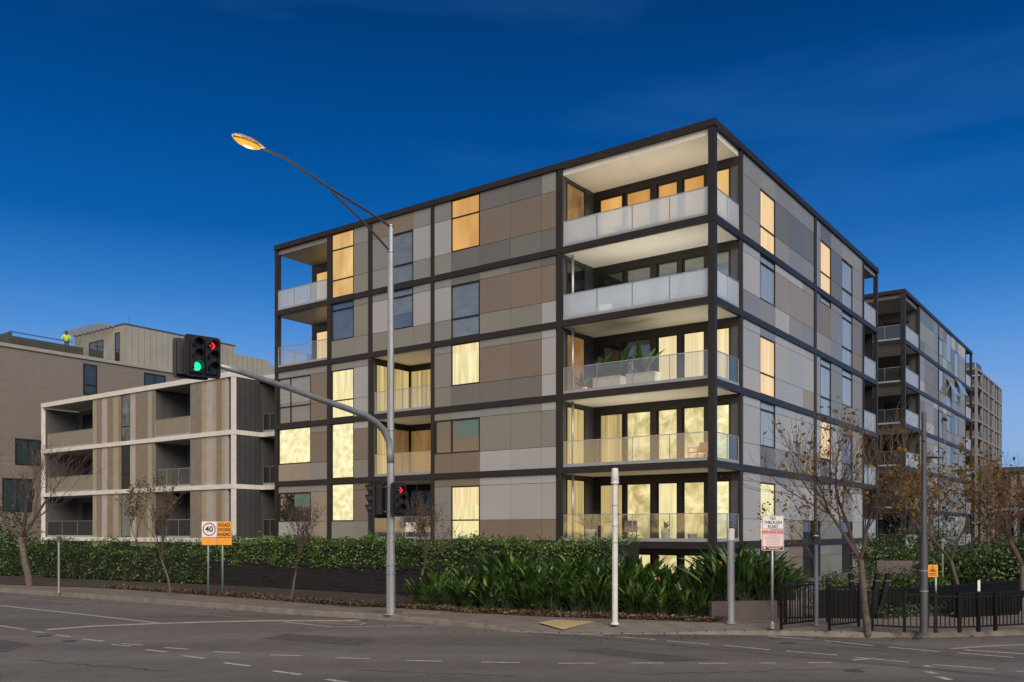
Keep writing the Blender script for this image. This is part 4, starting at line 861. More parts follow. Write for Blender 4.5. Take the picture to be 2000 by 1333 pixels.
# ------------------------------------------------ trees
def tree(name, px, base, height, spread, tr, label, seed=1, leaf=None, nleaf=0, fork=.3, levels=5, bark='bark', lean=0, lsize=.12, trunks=2, cat='tree', Z0=.15, upward=.45, minr=.006, kids=(3, 4)):
    r = random.Random(seed); e = empty(name, (base.x, base.y, Z0), 0, label, cat)
    tb = MB(); cb = MB(); tips = []
    def grow(p, d, L, rad, lv, mb):
        seg = 4 if lv < 3 else 3; pts_ = [p]; q = p; dd = d
        for k in range(seg):
            dd = (dd+Vector((r.gauss(0,.13), r.gauss(0,.13), r.gauss(.04,.08)))).normalized(); q = q+dd*L/seg; pts_.append(q)
        r1 = max(rad*(.62 if lv else .8), minr*.6); mb.tube(pts_, [rad+(r1-rad)*k/seg for k in range(seg+1)], 8 if lv < 1 else (6 if lv == 1 else (4 if lv == 2 else 3)), 0, False)
        if lv >= 2: tips.extend(pts_[1:])
        if lv >= levels: return
        n = trunks if lv == 0 else r.randint(*kids)
        for k in range(n):
            az = 2*pi*(k+r.random()*.7)/n; t_ = 1.0 if (lv == 0 or k == 0) else r.uniform(.35, .95); i_ = min(int(t_*seg), seg); pp = pts_[i_]
            side = dd.orthogonal().normalized(); side = Quaternion(dd, az) @ side; an = r.uniform(.35, .75)*spread
            nd = (dd*cos(an)+side*sin(an)+Vector((0,0,upward*.35))).normalized(); grow(pp, nd, L*r.uniform(.62,.85)*(1.15 if lv == 0 else 1), max(r1*r.uniform(.6,.85), minr), lv+1, cb)
    tot = sum(.74**k for k in range(levels)); L0 = height*fork
    grow(Vector((0,0,-.1)), Vector((lean,0,1)).normalized(), L0, tr, 0, tb)
    tb.build('trunk', bark, e, smooth=True); 
    c = cb.build('crown', 'twig', e)
    if leaf:
        lb = MB()
        for i in range(nleaf):
            p = r.choice(tips)+Vector((r.gauss(0,.06), r.gauss(0,.06), r.gauss(0,.06))); lb.leaf(p, Vector((r.gauss(0,1), r.gauss(0,1), r.gauss(-.5,.6))).normalized(), Vector((r.gauss(0,1), r.gauss(0,1), 1)), lsize*r.uniform(.7,1.4), lsize*.8)
        lb.build('leaves', leaf, e)
    return e
tree('bare_tree', 60, G(58,1146,.1), 7.0, 1.0, .15, 'bare winter tree with pale forked trunk at the far left kerb', 11, None, 0, .30, 6, 'bark', 0, trunks=3, minr=.006, kids=(3, 3))
tree('sapling', 567, G(567,1174,.15), 2.4, .55, .045, 'thin twin stemmed sapling with brown twigs in front of the dark stone wall', 23, 'brown_leaf', 260, .45, 5, 'bark', 0, .06, 2, minr=.004)
tree('sapling', 812, G(812,1181,.15), 2.9, .7, .05, 'reddish twiggy sapling just right of the signal pole', 31, 'brown_leaf', 420, .4, 5, 'bark', 0, .06, 2, minr=.004)
tree('sapling', 333, G(333,1164,.15), 2.8, .5, .04, 'single thin bare sapling in front of the left hedge', 37, 'brown_leaf', 50, .5, 4, 'bark', 0, .06, 2, minr=.004)
tree('young_tree', 270, Vector((K(268)*47, 47, 0)), 4.4, .5, .05, 'slender olive leaved young tree before the striped block, left of the pair', 41, 'olive_leaf', 420, .4, 5, 'bark', 0, .13, 2, minr=.006)
tree('young_tree', 305, Vector((K(306)*48, 48, 0)), 3.9, .5, .05, 'slender olive leaved young tree before the striped block, right of the pair', 43, 'olive_leaf', 260, .4, 5, 'bark', 0, .13, 2, minr=.006)
tree('plane_tree', 1695, G(1695,1233,.15), 4.6, .78, .085, 'nearly bare plane tree with last orange leaves inside the black railing', 53, 'autumn', 200, .38, 5, 'bark_pale', .03, .12, 3, minr=.005)
tree('plane_tree', 1598, Vector((K(1600)*29, 29, 0)), 2.9, .9, .04, 'small plane sapling with green and orange leaves left of the big plane tree', 59, 'autumn', 260, .5, 5, 'bark', 0, .12, 2, minr=.004)
tree('plane_tree', 1880, Vector((K(1880)*25.5, 25.5, 0)), 4.0, 1.0, .06, 'slim plane tree with brown twigs behind the grey street pole', 61, 'autumn', 420, .38, 5, 'bark', .02, .13, 3, minr=.004)
tree('plane_tree', 1990, Vector((K(1990)*24, 24, 0)), 4.0, 1.1, .09, 'leaning twiggy tree cut off by the right edge of view', 67, 'autumn', 330, .36, 5, 'bark', .08, .12, 3, minr=.005)
tree('plane_tree', 1830, Vector((K(1838)*36, 36, 0)), 5.6, 1.0, .08, 'yellowing tree in the courtyard between the two dark blocks', 71, 'autumn', 700, .34, 5, 'bark', 0, .16, 3, minr=.005)
tree('plane_tree', 1930, Vector((K(1940)*40, 40, 0)), 6.0, 1.0, .09, 'bushy yellow brown tree before the dark red building', 73, 'autumn', 700, .34, 5, 'bark', 0, .16, 3, minr=.006)
b = MB(); rr = random.Random(91)
for k in range(16):
    x = -88+rr.uniform(-8, 8); y = -75+k*9+rr.uniform(-2, 2); hh = rr.uniform(5.5, 9.5); b.tube([(x,y,0),(x+.2,y,hh*.6)], [.25,.12], 6, 1)
    cl = [(x+rr.gauss(0,1.6), y+rr.gauss(0,1.8), hh*rr.uniform(.4,1.0), rr.uniform(.8,1.7)) for _ in range(11)]
    for i in range(700):
        c = rr.choice(cl); v = Vector((rr.gauss(0,1), rr.gauss(0,1), rr.gauss(0,1))).normalized()*c[3]*rr.uniform(.3, 1.05); b.leaf(Vector(c[:3])+v, Vector((rr.gauss(0,1), rr.gauss(0,1), rr.gauss(0,1))).normalized(), Vector((rr.gauss(0,1), rr.gauss(0,1), 1)), rr.uniform(.3,.55), .3)
o = b.build('far_wood', ['hedge_leaf_dark', 'bark']); o['kind'] = 'stuff'
# courtyard planting
for i, (px, Y, w_, h_) in enumerate([(1745,34,1.6,1.9),(1790,33,1.5,1.6),(1835,31,1.4,1.5),(1880,31,1.6,1.6),(1930,30,1.8,1.8),(1980,30,1.8,1.9),(2030,30,1.8,1.9),(1760,42,2.0,2.6),(1850,42,2.4,2.8),(1940,42,2.6,2.8),(2010,42,2.6,2.8)]):
    bush(px, Y, w_, h_, 'hedge_leaf_dark', ('dark courtyard shrub, %s in the %s row beyond black fence' % (ORD(i if i < 7 else i-7), 'nearer' if i < 7 else 'taller far')), 1500, .1, .13, GRP)
bush(1750, 28.5, 1.4, .95, 'hedge_leaf', 'bright green low shrub right behind the black fence, left of the grey pole', 1800, .15, .09)
bush(1792, 28.5, 1.2, .95, 'hedge_leaf', 'bright green low shrub right behind the black fence, beside the orange hump sign', 1500, .15, .09)
bush(1640, 29.5, .9, .9, 'hedge_leaf', 'small green shrub at the foot of the side street facade', 900, .15, .08)
bush(1600, 25.5, .8, .9, 'hedge_leaf_dark', 'dark shrub behind the first railing panel', 900, .15, .08)
bush(-20, 47, 2.5, 3.5, 'hedge_leaf_dark', 'dark leafy bush at the left edge below the brick building', 1600, .1, .16)
bush(30, 49, 2.0, 3.0, 'hedge_leaf_dark', 'dark leafy bush behind the bare tree at far left', 1500, .1, .16)
e = tag(MB_ if False else (lambda b: (b.box(0, 1.6, 0, .2, .1, 1.35), b.build('garden_wall', 'mauve_wall', None, bevel=.01))[1])(MB()), 'short grey block wall among shrubs behind the plane tree', 'wall'); e.location = (K(1713)*31, 31, 0)
# ================================================================== STREET FURNITURE
# ---- black railings
def railing(p0, p1, h_, label, n=None, group='black railing panels along the corner footpath'):
    d_ = p1-p0; L = d_.length; e = empty('railing', (p0.x, p0.y, .15), atan2(d_.y, d_.x), label, 'railing', group)
    for x in (0, L): b = MB(); b.box(x-.025, x+.025, -.025, .025, 0, h_+.06); b.build('post', 'black_paint', e)
    for z in (.12, h_-.02): b = MB(); b.box(.03, L-.03, -.018, .018, z-.018, z+.018); b.build('rail', 'black_paint', e)
    b = MB(); k = int(L/.105)
    for i in range(1, k): x = L*i/k; b.box(x-.009, x+.009, -.009, .009, .138, h_-.038)
    b.build('bars', 'black_paint', e); return e
def gp(px, py): p = G(px, py, .15); return Vector((p.x, p.y, 0))
rl = [((1526,1230),(1594,1222),1.0,'leftmost black railing panel next to the no through road sign'),
      ((1535,1216.5),(1616,1216),1.02,'black railing panel set back behind the leftmost one'),
      ((1620,1232),(1677,1225),.98,'black railing panel just left of the plane tree trunk'),
      ((1704,1232),(1766,1235.5),.86,'black railing panel just right of the plane tree trunk'),
      ((1767,1235.5),(1826,1236.5),.86,'black railing panel around the grey street pole'),
      ((1828,1236.5),(1873,1236),.82,'black railing panel right of the grey street pole'),
      ((1875,1236),(1910,1234.5),.80,'black railing panel third from the right edge'),
      ((1912,1234.5),(1943,1232.5),.80,'black railing panel second from the right edge'),
      ((1945,1232.5),(2010,1229),.80,'rightmost black railing panel cut by the edge of view')]
for a, b_, h_, lab in rl: railing(gp(*a), gp(*b_), h_, lab)
# ---- solid black fences behind
def solid(pts_, z0, z1, label):
    e = empty('fence', (pts_[0].x, pts_[0].y, 0), 0, label, 'fence'); o0 = pts_[0]
    for i in range(len(pts_)-1):
        p, q = pts_[i]-o0, pts_[i+1]-o0; d_ = (q-p); L = d_.length; an = atan2(d_.y, d_.x)
        b = MB(); b.box(0, L, -.02, .02, z0, z1); b.box(0, L, -.035, .035, z1, z1+.05)
        k = int(L/.12)
        for j in range(k): b.box(L*j/k, L*j/k+.05, -.035, -.02, z0+.02, z1-.01)
        o = b.build('panel', 'black_paint', e); o.location = p; o.rotation_euler = (0,0,an)
        b = MB(); b.box(-.04, .04, -.04, .04, 0, z1+.06); o = b.build('post', 'black_paint', e); o.location = p; o.rotation_euler = (0,0,an)
def P(px, Y): return Vector((K(px)*Y, Y, 0))
solid([P(1597,23.0), P(1700,22.7)], .15, .82, 'solid black fence panel behind the railing left of the plane tree')
solid([P(1706,23.2), P(1768,23.6), P(1860,24.8), P(1993,27.6), P(2060,29.5)], .2, .84, 'long solid black fence rising to the right behind the railings')
b = MB(); 
for (a, c) in [(P(1706,23.3), P(1860,24.9)), (P(1860,24.9), P(2060,29.6))]:
    d_ = c-a; nn = Vector((-d_.y, d_.x, 0)).normalized()*.2; b.add([a, c, c+nn, a+nn]+[v+Vector((0,0,.21)) for v in (a, c, c+nn, a+nn)], [(0,1,5,4),(1,2,6,5),(2,3,7,6),(3,0,4,7),(4,5,6,7)])
tag(b.build('ramp_wall', 'mauve_wall', None, recalc=True), 'low grey kerb wall carrying the long solid black fence', 'wall')
solid([P(1870,23.0), P(1950,23.6), P(2060,24.6)], .15, .74, 'lower solid black fence at the far right between the railings and the long fence')
hedge('hedge', Vector((K(1722)*22.6, 22.6, 0)), Vector((K(1868)*23.6, 23.6, 0)), .4, .15, .42, 420, 'hedge_leaf_dark', 'knee high dark hedge strip below the long solid black fence', .06, 12, .03)
# leaning black bollards by the plane tree
for i, (px, lean_, lab) in enumerate([(1671,-.04,'leftmost of the dark posts behind the plane tree trunk'),(1684,0,'upright dark post touching the left side of the plane tree trunk'),(1709,.05,'dark slanting post right of the plane tree trunk'),(1721,.09,'most slanted dark post, furthest right of the plane tree trunk')]):
    p = P(px-(6 if i > 1 else 0), 22.9); e = empty('bollard', (p.x, p.y, .15), 0, lab, 'bollard', 'dark timber posts round the plane tree')
    b = MB(); b.add([(-.06,-.06,0),(.06,-.06,0),(.06,.06,0),(-.06,.06,0),(-.06+lean_*3,-.06,1.12),(.06+lean_*3,-.06,1.12),(.06+lean_*3,.06,1.16),(-.06+lean_*3,.06,1.16)], [(0,3,2,1),(4,5,6,7),(0,1,5,4),(1,2,6,5),(2,3,7,6),(3,0,4,7)]); b.build('shaft', 'black_paint', e, bevel=.008)
    b = MB(); b.box(-.075+lean_*2.6, .075+lean_*2.6, -.075, .075, .95, .98); b.build('band', 'galv_dark', e)
# ---- lettering
def text(s_, size, m, parent, loc_, rot=(R(90),0,0), ext=.002, sx=1, name='lettering', bold=.0):
    c = bpy.data.curves.new('t', 'FONT'); c.body = s_; c.size = size; c.extrude = ext; c.align_x = 'CENTER'; c.align_y = 'CENTER'; c.offset = bold; c.resolution_u = 3
    o = bpy.data.objects.new('t', c); COL.objects.link(o); dg = bpy.context.evaluated_depsgraph_get(); me = bpy.data.meshes.new_from_object(o.evaluated_get(dg)); bpy.data.objects.remove(o)
    me.materials.clear(); me.materials.append(M(m)); q = bpy.data.objects.new(name, me); COL.objects.link(q); q.parent = parent; q.location = loc_; q.rotation_euler = rot; q.scale = (sx, 1, 1); return q
def plate(mb, x0, x1, z0, z1, y0, y1, rad, mi=0, n=5):
    pts_ = []
    for cx, cz, a0 in [(x1-rad, z1-rad, 0), (x0+rad, z1-rad, 90), (x0+rad, z0+rad, 180), (x1-rad, z0+rad, 270)]:
        for k in range(n+1): a = R(a0+90*k/n); pts_.append((cx+rad*cos(a), cz+rad*sin(a)))
    N = len(pts_); mb.add([(x, y0, z) for x, z in pts_]+[(x, y1, z) for x, z in pts_], [tuple(range(N-1, -1, -1))[::-1], tuple(range(N, 2*N))[::-1]]+[(i, (i+1) % N, N+(i+1) % N, N+i) for i in range(N)], mi)
# ---- road work sign
p0 = G(405,1171,.15); p1 = G(433,1176,.15); Ys = 30.6
e = empty('road_sign', (K(424)*Ys, Ys, .15), 0, 'pair of joined boards on two posts reading 40 and ROAD WORK AHEAD', 'sign')
sc = Ys/F; zc = lambda py: CAMZ+(HOR-py)*sc-.15; xc = lambda px: (px-424)*sc
for px in (406, 434): b = MB(); b.tube([(xc(px), .04, 0), (xc(px), .04, zc(1023))], .035, 12); b.build('post', mat('green_galv', (.20,.27,.25), .5, .1, 5, metal=.3), e, smooth=True)
b = MB(); plate(b, xc(394.5), xc(423.5), zc(1065), zc(1019), -.02, 0, .02); sp1 = b.build('speed_board', 'sign_white', e)
b = MB(); plate(b, xc(424.5), xc(453), zc(1065), zc(1019), -.018, .002, .02); sp2 = b.build('road_work_board', 'orange_sign', e)
b = MB(); b.box(xc(394.8), xc(423.2), -.026, -.021, zc(1064.6), zc(1050.3)); b.build('orange_panel', 'orange_sign', sp1)
b = MB(); b.box(xc(394.8), xc(453), -.032, -.027, zc(1050.3), zc(1049.7)); b.build('divider', 'sign_black', sp1)
cx_, cz_ = xc(409), zc(1034.3); b = MB(); n = 32
for k in range(n):
    a0, a1 = 2*pi*k/n, 2*pi*(k+1)/n; b.add([(cx_+rr_*cos(a), -.025, cz_+rr_*sin(a)) for rr_, a in ((.228,a0),(.228,a1),(.19,a1),(.19,a0))], [(0,1,2,3)])
b.build('red_ring', 'sign_red', sp1); text('40', .27, 'sign_black', sp1, (cx_, -.026, cz_), bold=.006)
for i, t_ in enumerate(['ROAD', 'WORK', 'AHEAD']): text(t_, .165, 'sign_black', sp2, (xc(438.6), -.024, zc(1026+i*9.2)), sx=.88, bold=.004)
# ---- no through road / tow away sign
p = G(1509,1228,.15); Yn = p.y; sc2 = Yn/F
e = empty('road_sign', (p.x, p.y, .15), 0, 'slim post with white NO THROUGH ROAD plate above a red bordered tow away plate', 'sign')
zz = lambda py: CAMZ+(HOR-py)*sc2-.15; xx = lambda px: (px-1509)*sc2
b = MB(); b.tube([(0,.03,0),(0,.03,zz(1009))], .033, 14); b.build('post', 'galv', e, smooth=True)
b = MB(); b.lathe([(.06,0),(.06,.12),(.035,.16)], 14, 0, (0,.03,0)); b.build('base_collar', 'galv', e)
b = MB(); plate(b, xx(1488), xx(1531), zz(1034.3), zz(1007), -.012, 0, .015); t1 = b.build('no_through_road_plate', 'sign_white', e)
def border(parent, x0, x1, z0, z1, w_, m, y=-.0145):
    b = MB(); b.box(x0, x1, y, y+.002, z1-w_, z1); b.box(x0, x1, y, y+.002, z0, z0+w_); b.box(x0, x0+w_, y, y+.002, z0+w_, z1-w_); b.box(x1-w_, x1, y, y+.002, z0+w_, z1-w_); b.build('border', m, parent)
border(t1, xx(1489), xx(1530), zz(1033.6), zz(1007.8), .007, 'sign_black')
for i, t_ in enumerate(['NO', 'THROUGH', 'ROAD']): text(t_, .105, 'sign_black', t1, (xx(1509.3), -.014, zz(1013.2+i*8)), sx=.80, bold=.0015)
b = MB(); plate(b, xx(1487.3), xx(1530.7), zz(1075.5), zz(1035), -.012, 0, .015); t2 = b.build('tow_away_plate', 'sign_tow', e)
border(t2, xx(1488.3), xx(1529.7), zz(1074.6), zz(1035.8), .008, 'sign_red')
b = MB(); b.box(xx(1489), xx(1529), -.0135, -.0125, zz(1044.5), zz(1036.2)); b.build('pink_band', 'sign_pink', t2)
text('TOW AWAY ZONE', .073, 'sign_red', t2, (xx(1509), -.0155, zz(1040.2)), sx=.78, bold=.001)
b = MB()
for i in range(7):
    w_ = [.10,.19,.17,.18,.15,.17,.14][i]; z_ = zz(1046.5+i*2.9); k = -w_
    rr = random.Random(i)
    while k < w_: l = rr.uniform(.015,.04); b.box(k, min(k+l, w_), -.0145, -.0125, z_-.006, z_+.006); k += l+.008
b.build('small_print', 'text_grey', t2)
b = MB(); b.box(xx(1489), xx(1529), -.0145, -.0125, zz(1074), zz(1067.5)); b.build('black_band', 'sign_dark', t2)
b = MB(); b.add([(xx(1492.8)+.026*cos(2*pi*k/16), -.0155, zz(1070.7)+.026*sin(2*pi*k/16)) for k in range(16)], [tuple(range(16))]); b.box(xx(1498), xx(1527), -.0165, -.015, zz(1069.6), zz(1068.6)); b.box(xx(1501), xx(1522), -.0165, -.015, zz(1072.6), zz(1071.3)); b.build('emblem', 'sign_tow', t2)
# ---- orange hump sign
Yh = 24.2; e = empty('road_sign', (K(1828)*Yh, Yh, .15), 0, 'small orange road hump warning sign right of the grey street pole', 'sign'); s3 = Yh/F
z3 = lambda py: CAMZ+(HOR-py)*s3-.15; x3 = lambda px: (px-1828)*s3
b = MB(); b.tube([(x3(1828.5),.03,0),(x3(1828.5),.03,z3(1106))], .03, 10); b.build('post', 'galv', e, smooth=True)
b = MB(); plate(b, x3(1810.5), x3(1831.5), z3(1127.5), z3(1103.5), -.01, 0, .01); pl = b.build('plate', 'orange_sign', e)
b = MB(); cx3 = x3(1821)
def tri(r0, r1, cz):
    o_ = [(cx3+r0*cos(R(90+120*k)), cz+r0*sin(R(90+120*k))) for k in range(3)]; i_ = [(cx3+r1*cos(R(90+120*k)), cz+r1*sin(R(90+120*k))) for k in range(3)]
    for k in range(3): j = (k+1) % 3; b.add([(o_[k][0],-.013,o_[k][1]),(o_[j][0],-.013,o_[j][1]),(i_[j][0],-.013,i_[j][1]),(i_[k][0],-.013,i_[k][1])], [(0,1,2,3)])
tri(.115, .085, z3(1113.3)); b.add([(cx3-.05,-.013,z3(1115.6)),(cx3+.05,-.013,z3(1115.6)),(cx3+.03,-.013,z3(1113.2)),(cx3,-.013,z3(1111.2)),(cx3-.03,-.013,z3(1113.2))], [(0,1,2,3,4)])
for i in range(2): b.box(cx3-.10, cx3+.10, -.014, -.012, z3(1120.5+i*3)-.008, z3(1120.5+i*3)+.008)
b.build('hump_symbol', 'sign_black', pl)
# ---- plain posts
def simple_post(name, px, py, top, rad, m, label, cat, cap=None, Z=.15):
    p = G(px, py, Z); e = empty(name, (p.x, p.y, Z), 0, label, cat); hh = CAMZ+(HOR-top)/F*p.y-Z
    b = MB(); b.tube([(0,0,0),(0,0,hh)], rad, 18); b.build('post', m, e, smooth=False); b = MB(); b.lathe([(rad*1.5,0),(rad*1.5,.02),(rad*1.02,.05)], 18); b.build('base_flange', m, e)
    return e, hh
e, hh = simple_post('camera_post', 1201, 1220, 942, .07, 'white_paint', 'tall white post with slanted white housing on top in front of the leafy corner bed', 'post')
b = MB(); b.lathe([(.10,hh-.04),(.10,hh-.0),(.075,hh+.01),(.10,hh+.04),(.08,hh+.30),(.07,hh+.33),(0,hh+.34)], 20); b.build('housing', 'white_paint', e, smooth=True)
for z_ in (1.95, 2.35, 2.85): b = MB(); b.lathe([(.071,z_),(.076,z_+.005),(.076,z_+.015),(.071,z_+.018)], 18); b.build('strap', 'galv', e)
b = MB(); b.box(-.12,-.06,-.05,.05,2.05,2.10); b.box(.06,.11,-.05,.05,2.62,2.67); b.build('bracket', 'galv_dark', e)
e, hh = simple_post('bollard_post', 1427.5, 1218, 1033, .088, 'galv', 'short thick grey steel post standing before the raised leafy bed', 'post')
b = MB(); b.lathe([(.089,hh-.28),(.092,hh-.275),(.092,hh-.03),(.088,hh),(0,hh+.01)], 18); b.build('cap', 'white_paint', e)
e, hh = simple_post('signal_stub', 115, 1158, 1049, .04, 'galv', 'thin grey post in front of the far left hedge beside the bare tree', 'post')
b = MB(); b.box(-.06,.06,-.04,.04,hh-.18,hh+.02); b.build('cap', 'galv_dark', e)
e, hh = simple_post('sign_post', 1594, 1223, 1060, .05, mat('blue_grey', (.13,.15,.19), .5), 'blue grey post with small black camera on top behind the first railing panel', 'post')
b = MB(); b.box(-.07,.07,-.10,.10,hh-.02,hh+.14); b.build('camera_unit', 'black_plastic', e); b = MB(); b.lathe([(.03,hh+.14),(.08,hh+.15),(.03,hh+.18)], 12); b.build('cap', 'white_paint', e)
e, hh = simple_post('pedestrian_post', 1652, 1216, 1158, .02, 'white_paint', 'short white marker post behind the railings left of the tree', 'post') if False else (None, 0)
pm = P(1911, 24.0); e = empty('pedestrian_sign', (pm.x, pm.y, .15), 0, 'small white strip sign on a thin post among the black fences at right', 'sign')
b = MB(); b.tube([(0,0,0),(0,0,.95)], .015, 8); b.build('post', 'black_paint', e); b = MB(); b.box(-.035,.035,-.03,-.015,.62,.92); b.build('plate', 'sign_white', e)
pm = P(1841, 29.0); e = empty('garden_light', (pm.x, pm.y, .15), 0, 'slim pale pole rising from the shrubs right of the hump sign', 'post'); b = MB(); b.tube([(0,0,0),(0,0,1.9)], .03, 10); b.build('pole', 'galv', e)
b = MB(); b.lathe([(.03,1.88),(.07,1.90),(.07,1.98),(0,2.0)], 12); b.build('cap', 'galv', e)
# grey street lamp at right
p = G(1804.5,1236,.15); e = empty('street_lamp', (p.x, p.y, .15), 0, 'dark grey street lamp pole with one short arm before the second dark block', 'street lamp')
hh = CAMZ+(HOR-805)/F*p.y-.15; b = MB(); b.tube([(0,0,0),(0,0,1.9),(0,0,1.92),(0,0,hh)], [.085,.083,.068,.05], 16); b.build('pole', 'galv_dark', e, smooth=False)
za = CAMZ+(HOR-893)/F*p.y-.15; b = MB(); b.tube([(0,0,za),(.25,.15,za+.02),(.42,.3,za+.02)], .018, 8); b.build('arm', 'galv_dark', e)
b = MB(); b.box(.15,.52,.16,.46,za-.0,za+.055); b.build('lamp_head', 'galv_dark', e, bevel=.015)
for z_ in (.9, 1.35): b = MB(); b.lathe([(.086,z_),(.092,z_+.005),(.092,z_+.03),(.086,z_+.035)], 16); b.build('strap', 'galv', e)
# ---- joint signal / lamp pole
glow('red_on', (255,45,50), 2.0); glow('green_on', (40,225,170), 1.3); glow('lamp_on', (255,176,60), 1.15); glow('lamp_core', (255,244,190), 1.6)
mat('lens_off_red', (.03,.004,.004), .2); mat('lens_off_amber', (.05,.02,.004), .2); mat('lens_off_green', (.003,.02,.015), .2)
p = G(763,1201,.15); PB = p.copy()
e = empty('traffic_light_pole', (p.x, p.y, .15), 0, 'tall galvanised pole carrying traffic lights on a long curved arm and a glowing street lamp', 'traffic light')
def arm_pt(px, py, dz=0):
    k = K(px); l = (k*p.y-p.x)/(dv.x-k*dv.y); return dv*l+Vector((0, 0, CAMZ+(HOR-py)/F*(p.y+dv.y*l)-.15+dz))
dv = Vector((-E2.x, -E2.y, 0))
def H_(py, Y=None): return CAMZ+(HOR-py)/F*(Y or p.y)-.15
zj = H_(880); zt_ = H_(442)
b = MB(); b.tube([(0,0,0),(0,0,H_(1082)),(0,0,H_(1081.9)),(0,0,zt_)], [.128,.120,.108,.075], 8); b.build('pole', 'galv', e)
b = MB(); b.lathe([(.20,0),(.20,.03),(.14,.04)], 12); b.build('base_plate', 'galv', e)
for z_ in (.06,): 
    for k in range(4): b = MB(); a = pi/4+k*pi/2; b.lathe([(.018,z_-.03),(.018,z_+.03),(0,z_+.035)], 6, 0, (.17*cos(a), .17*sin(a), 0)); b.build('bolt', 'galv_dark', e)
for py in (1040, 1058, 1103, 1120, 840, 492, 442):
    b = MB(); z_ = H_(py); rd = .13 if py > 1080 else .112 if py > 800 else .09; b.lathe([(rd-.006,z_-.02),(rd+.006,z_-.015),(rd+.006,z_+.015),(rd-.006,z_+.02)], 12); b.build('clamp_band', 'galv', e)
dv = Vector((-E2.x, -E2.y, 0))
b = MB(); b.tube([Vector((0,0,H_(905))), Vector((0,0,H_(885)))+dv*.02, arm_pt(760,862), arm_pt(749,840), arm_pt(733,824), arm_pt(712,811), arm_pt(680,799), arm_pt(630,782), arm_pt(580,764), arm_pt(520,743), arm_pt(470,727), arm_pt(425,714)], [.10,.10,.092,.088,.086,.084,.08,.075,.07,.066,.062,.06], 14); b.build('mast_arm', 'galv', e, smooth=True)
b = MB(); b.tube([Vector((0,0,zt_-.02)), arm_pt(720,414), arm_pt(681,390), arm_pt(641,366), arm_pt(600,338), arm_pt(560,311), arm_pt(516,291)], [.033,.033,.033,.033,.032,.031,.030], 8); b.build('lamp_arm', 'galv_dark', e)
b = MB(); b.tube([Vector((0,0,H_(493))), arm_pt(735,461), arm_pt(704,428), arm_pt(668,394), arm_pt(645,373)], [.03,.03,.03,.03,.028], 8); b.build('lamp_brace', 'galv_dark', e)
# lamp head
def head():
    h_ = empty('x'); bpy.data.objects.remove(h_)
    b = MB(); n = 14; prof = [(0,.02),(.06,.05),(.2,.10),(.45,.14),(.7,.125),(.85,.08),(.92,.01)]
    vs = []
    for l, w_ in prof:
        for k in range(n): a = 2*pi*k/n; vs.append((0, 0, 0) if False else tuple(Vector(dv)*l+Vector((dv.y, -dv.x, 0))*w_*cos(a)+Vector((0,0,1))*(max(sin(a),0)*w_*.7+min(sin(a),0)*w_*.12)))
    fs = [(i*n+k, i*n+(k+1) % n, (i+1)*n+(k+1) % n, (i+1)*n+k) for i in range(len(prof)-1) for k in range(n)]+[tuple(range(n))]
    b.add(vs, fs); return b
base = arm_pt(518, 291)
o = head().build('lamp_head', mat('lamp_shell', (.35,.30,.24), .5), e, smooth=True); o.location = base
b = MB(); n = 14; prof = [(.16,.04),(.30,.105),(.5,.12),(.68,.105),(.84,.04)]; vs = []
for l, w_ in prof:
    for k in range(n): a = 2*pi*k/n; vs.append(tuple(dv*l+Vector((dv.y,-dv.x,0))*w_*cos(a)+Vector((0,0,1))*(-.045+(sin(a)*w_*.75 if sin(a) < 0 else 0))))
b.add(vs, [(i*n+k, i*n+(k+1) % n, (i+1)*n+(k+1) % n, (i+1)*n+k) for i in range(len(prof)-1) for k in range(n)]+[tuple(range(n)), tuple(range((len(prof)-1)*n, len(prof)*n))]); l_ = b.build('lens', 'lamp_on', o, smooth=True)
b = MB(); vs = []
for l, w_ in [(.34,.02),(.40,.045),(.48,.055),(.56,.045),(.62,.02)]:
    for k in range(n): a = 2*pi*k/n; vs.append(tuple(dv*l+Vector((dv.y,-dv.x,0))*w_*cos(a)+Vector((0,0,1))*(-.115+w_*sin(a)*.6)))
b.add(vs, [(i*n+k, i*n+(k+1) % n, (i+1)*n+(k+1) % n, (i+1)*n+k) for i in range(4) for k in range(n)]); b.build('bulb', 'lamp_core', o, smooth=True)
lt = bpy.data.lights.new('lamp_light', 'POINT'); lt.energy = 120; lt.color = (1,.75,.4); lt.shadow_soft_size = .15; lo = bpy.data.objects.new('lamp_light', lt); COL.objects.link(lo); lo.parent = e; lo.location = base+dv*.5+Vector((0,0,-1.0))
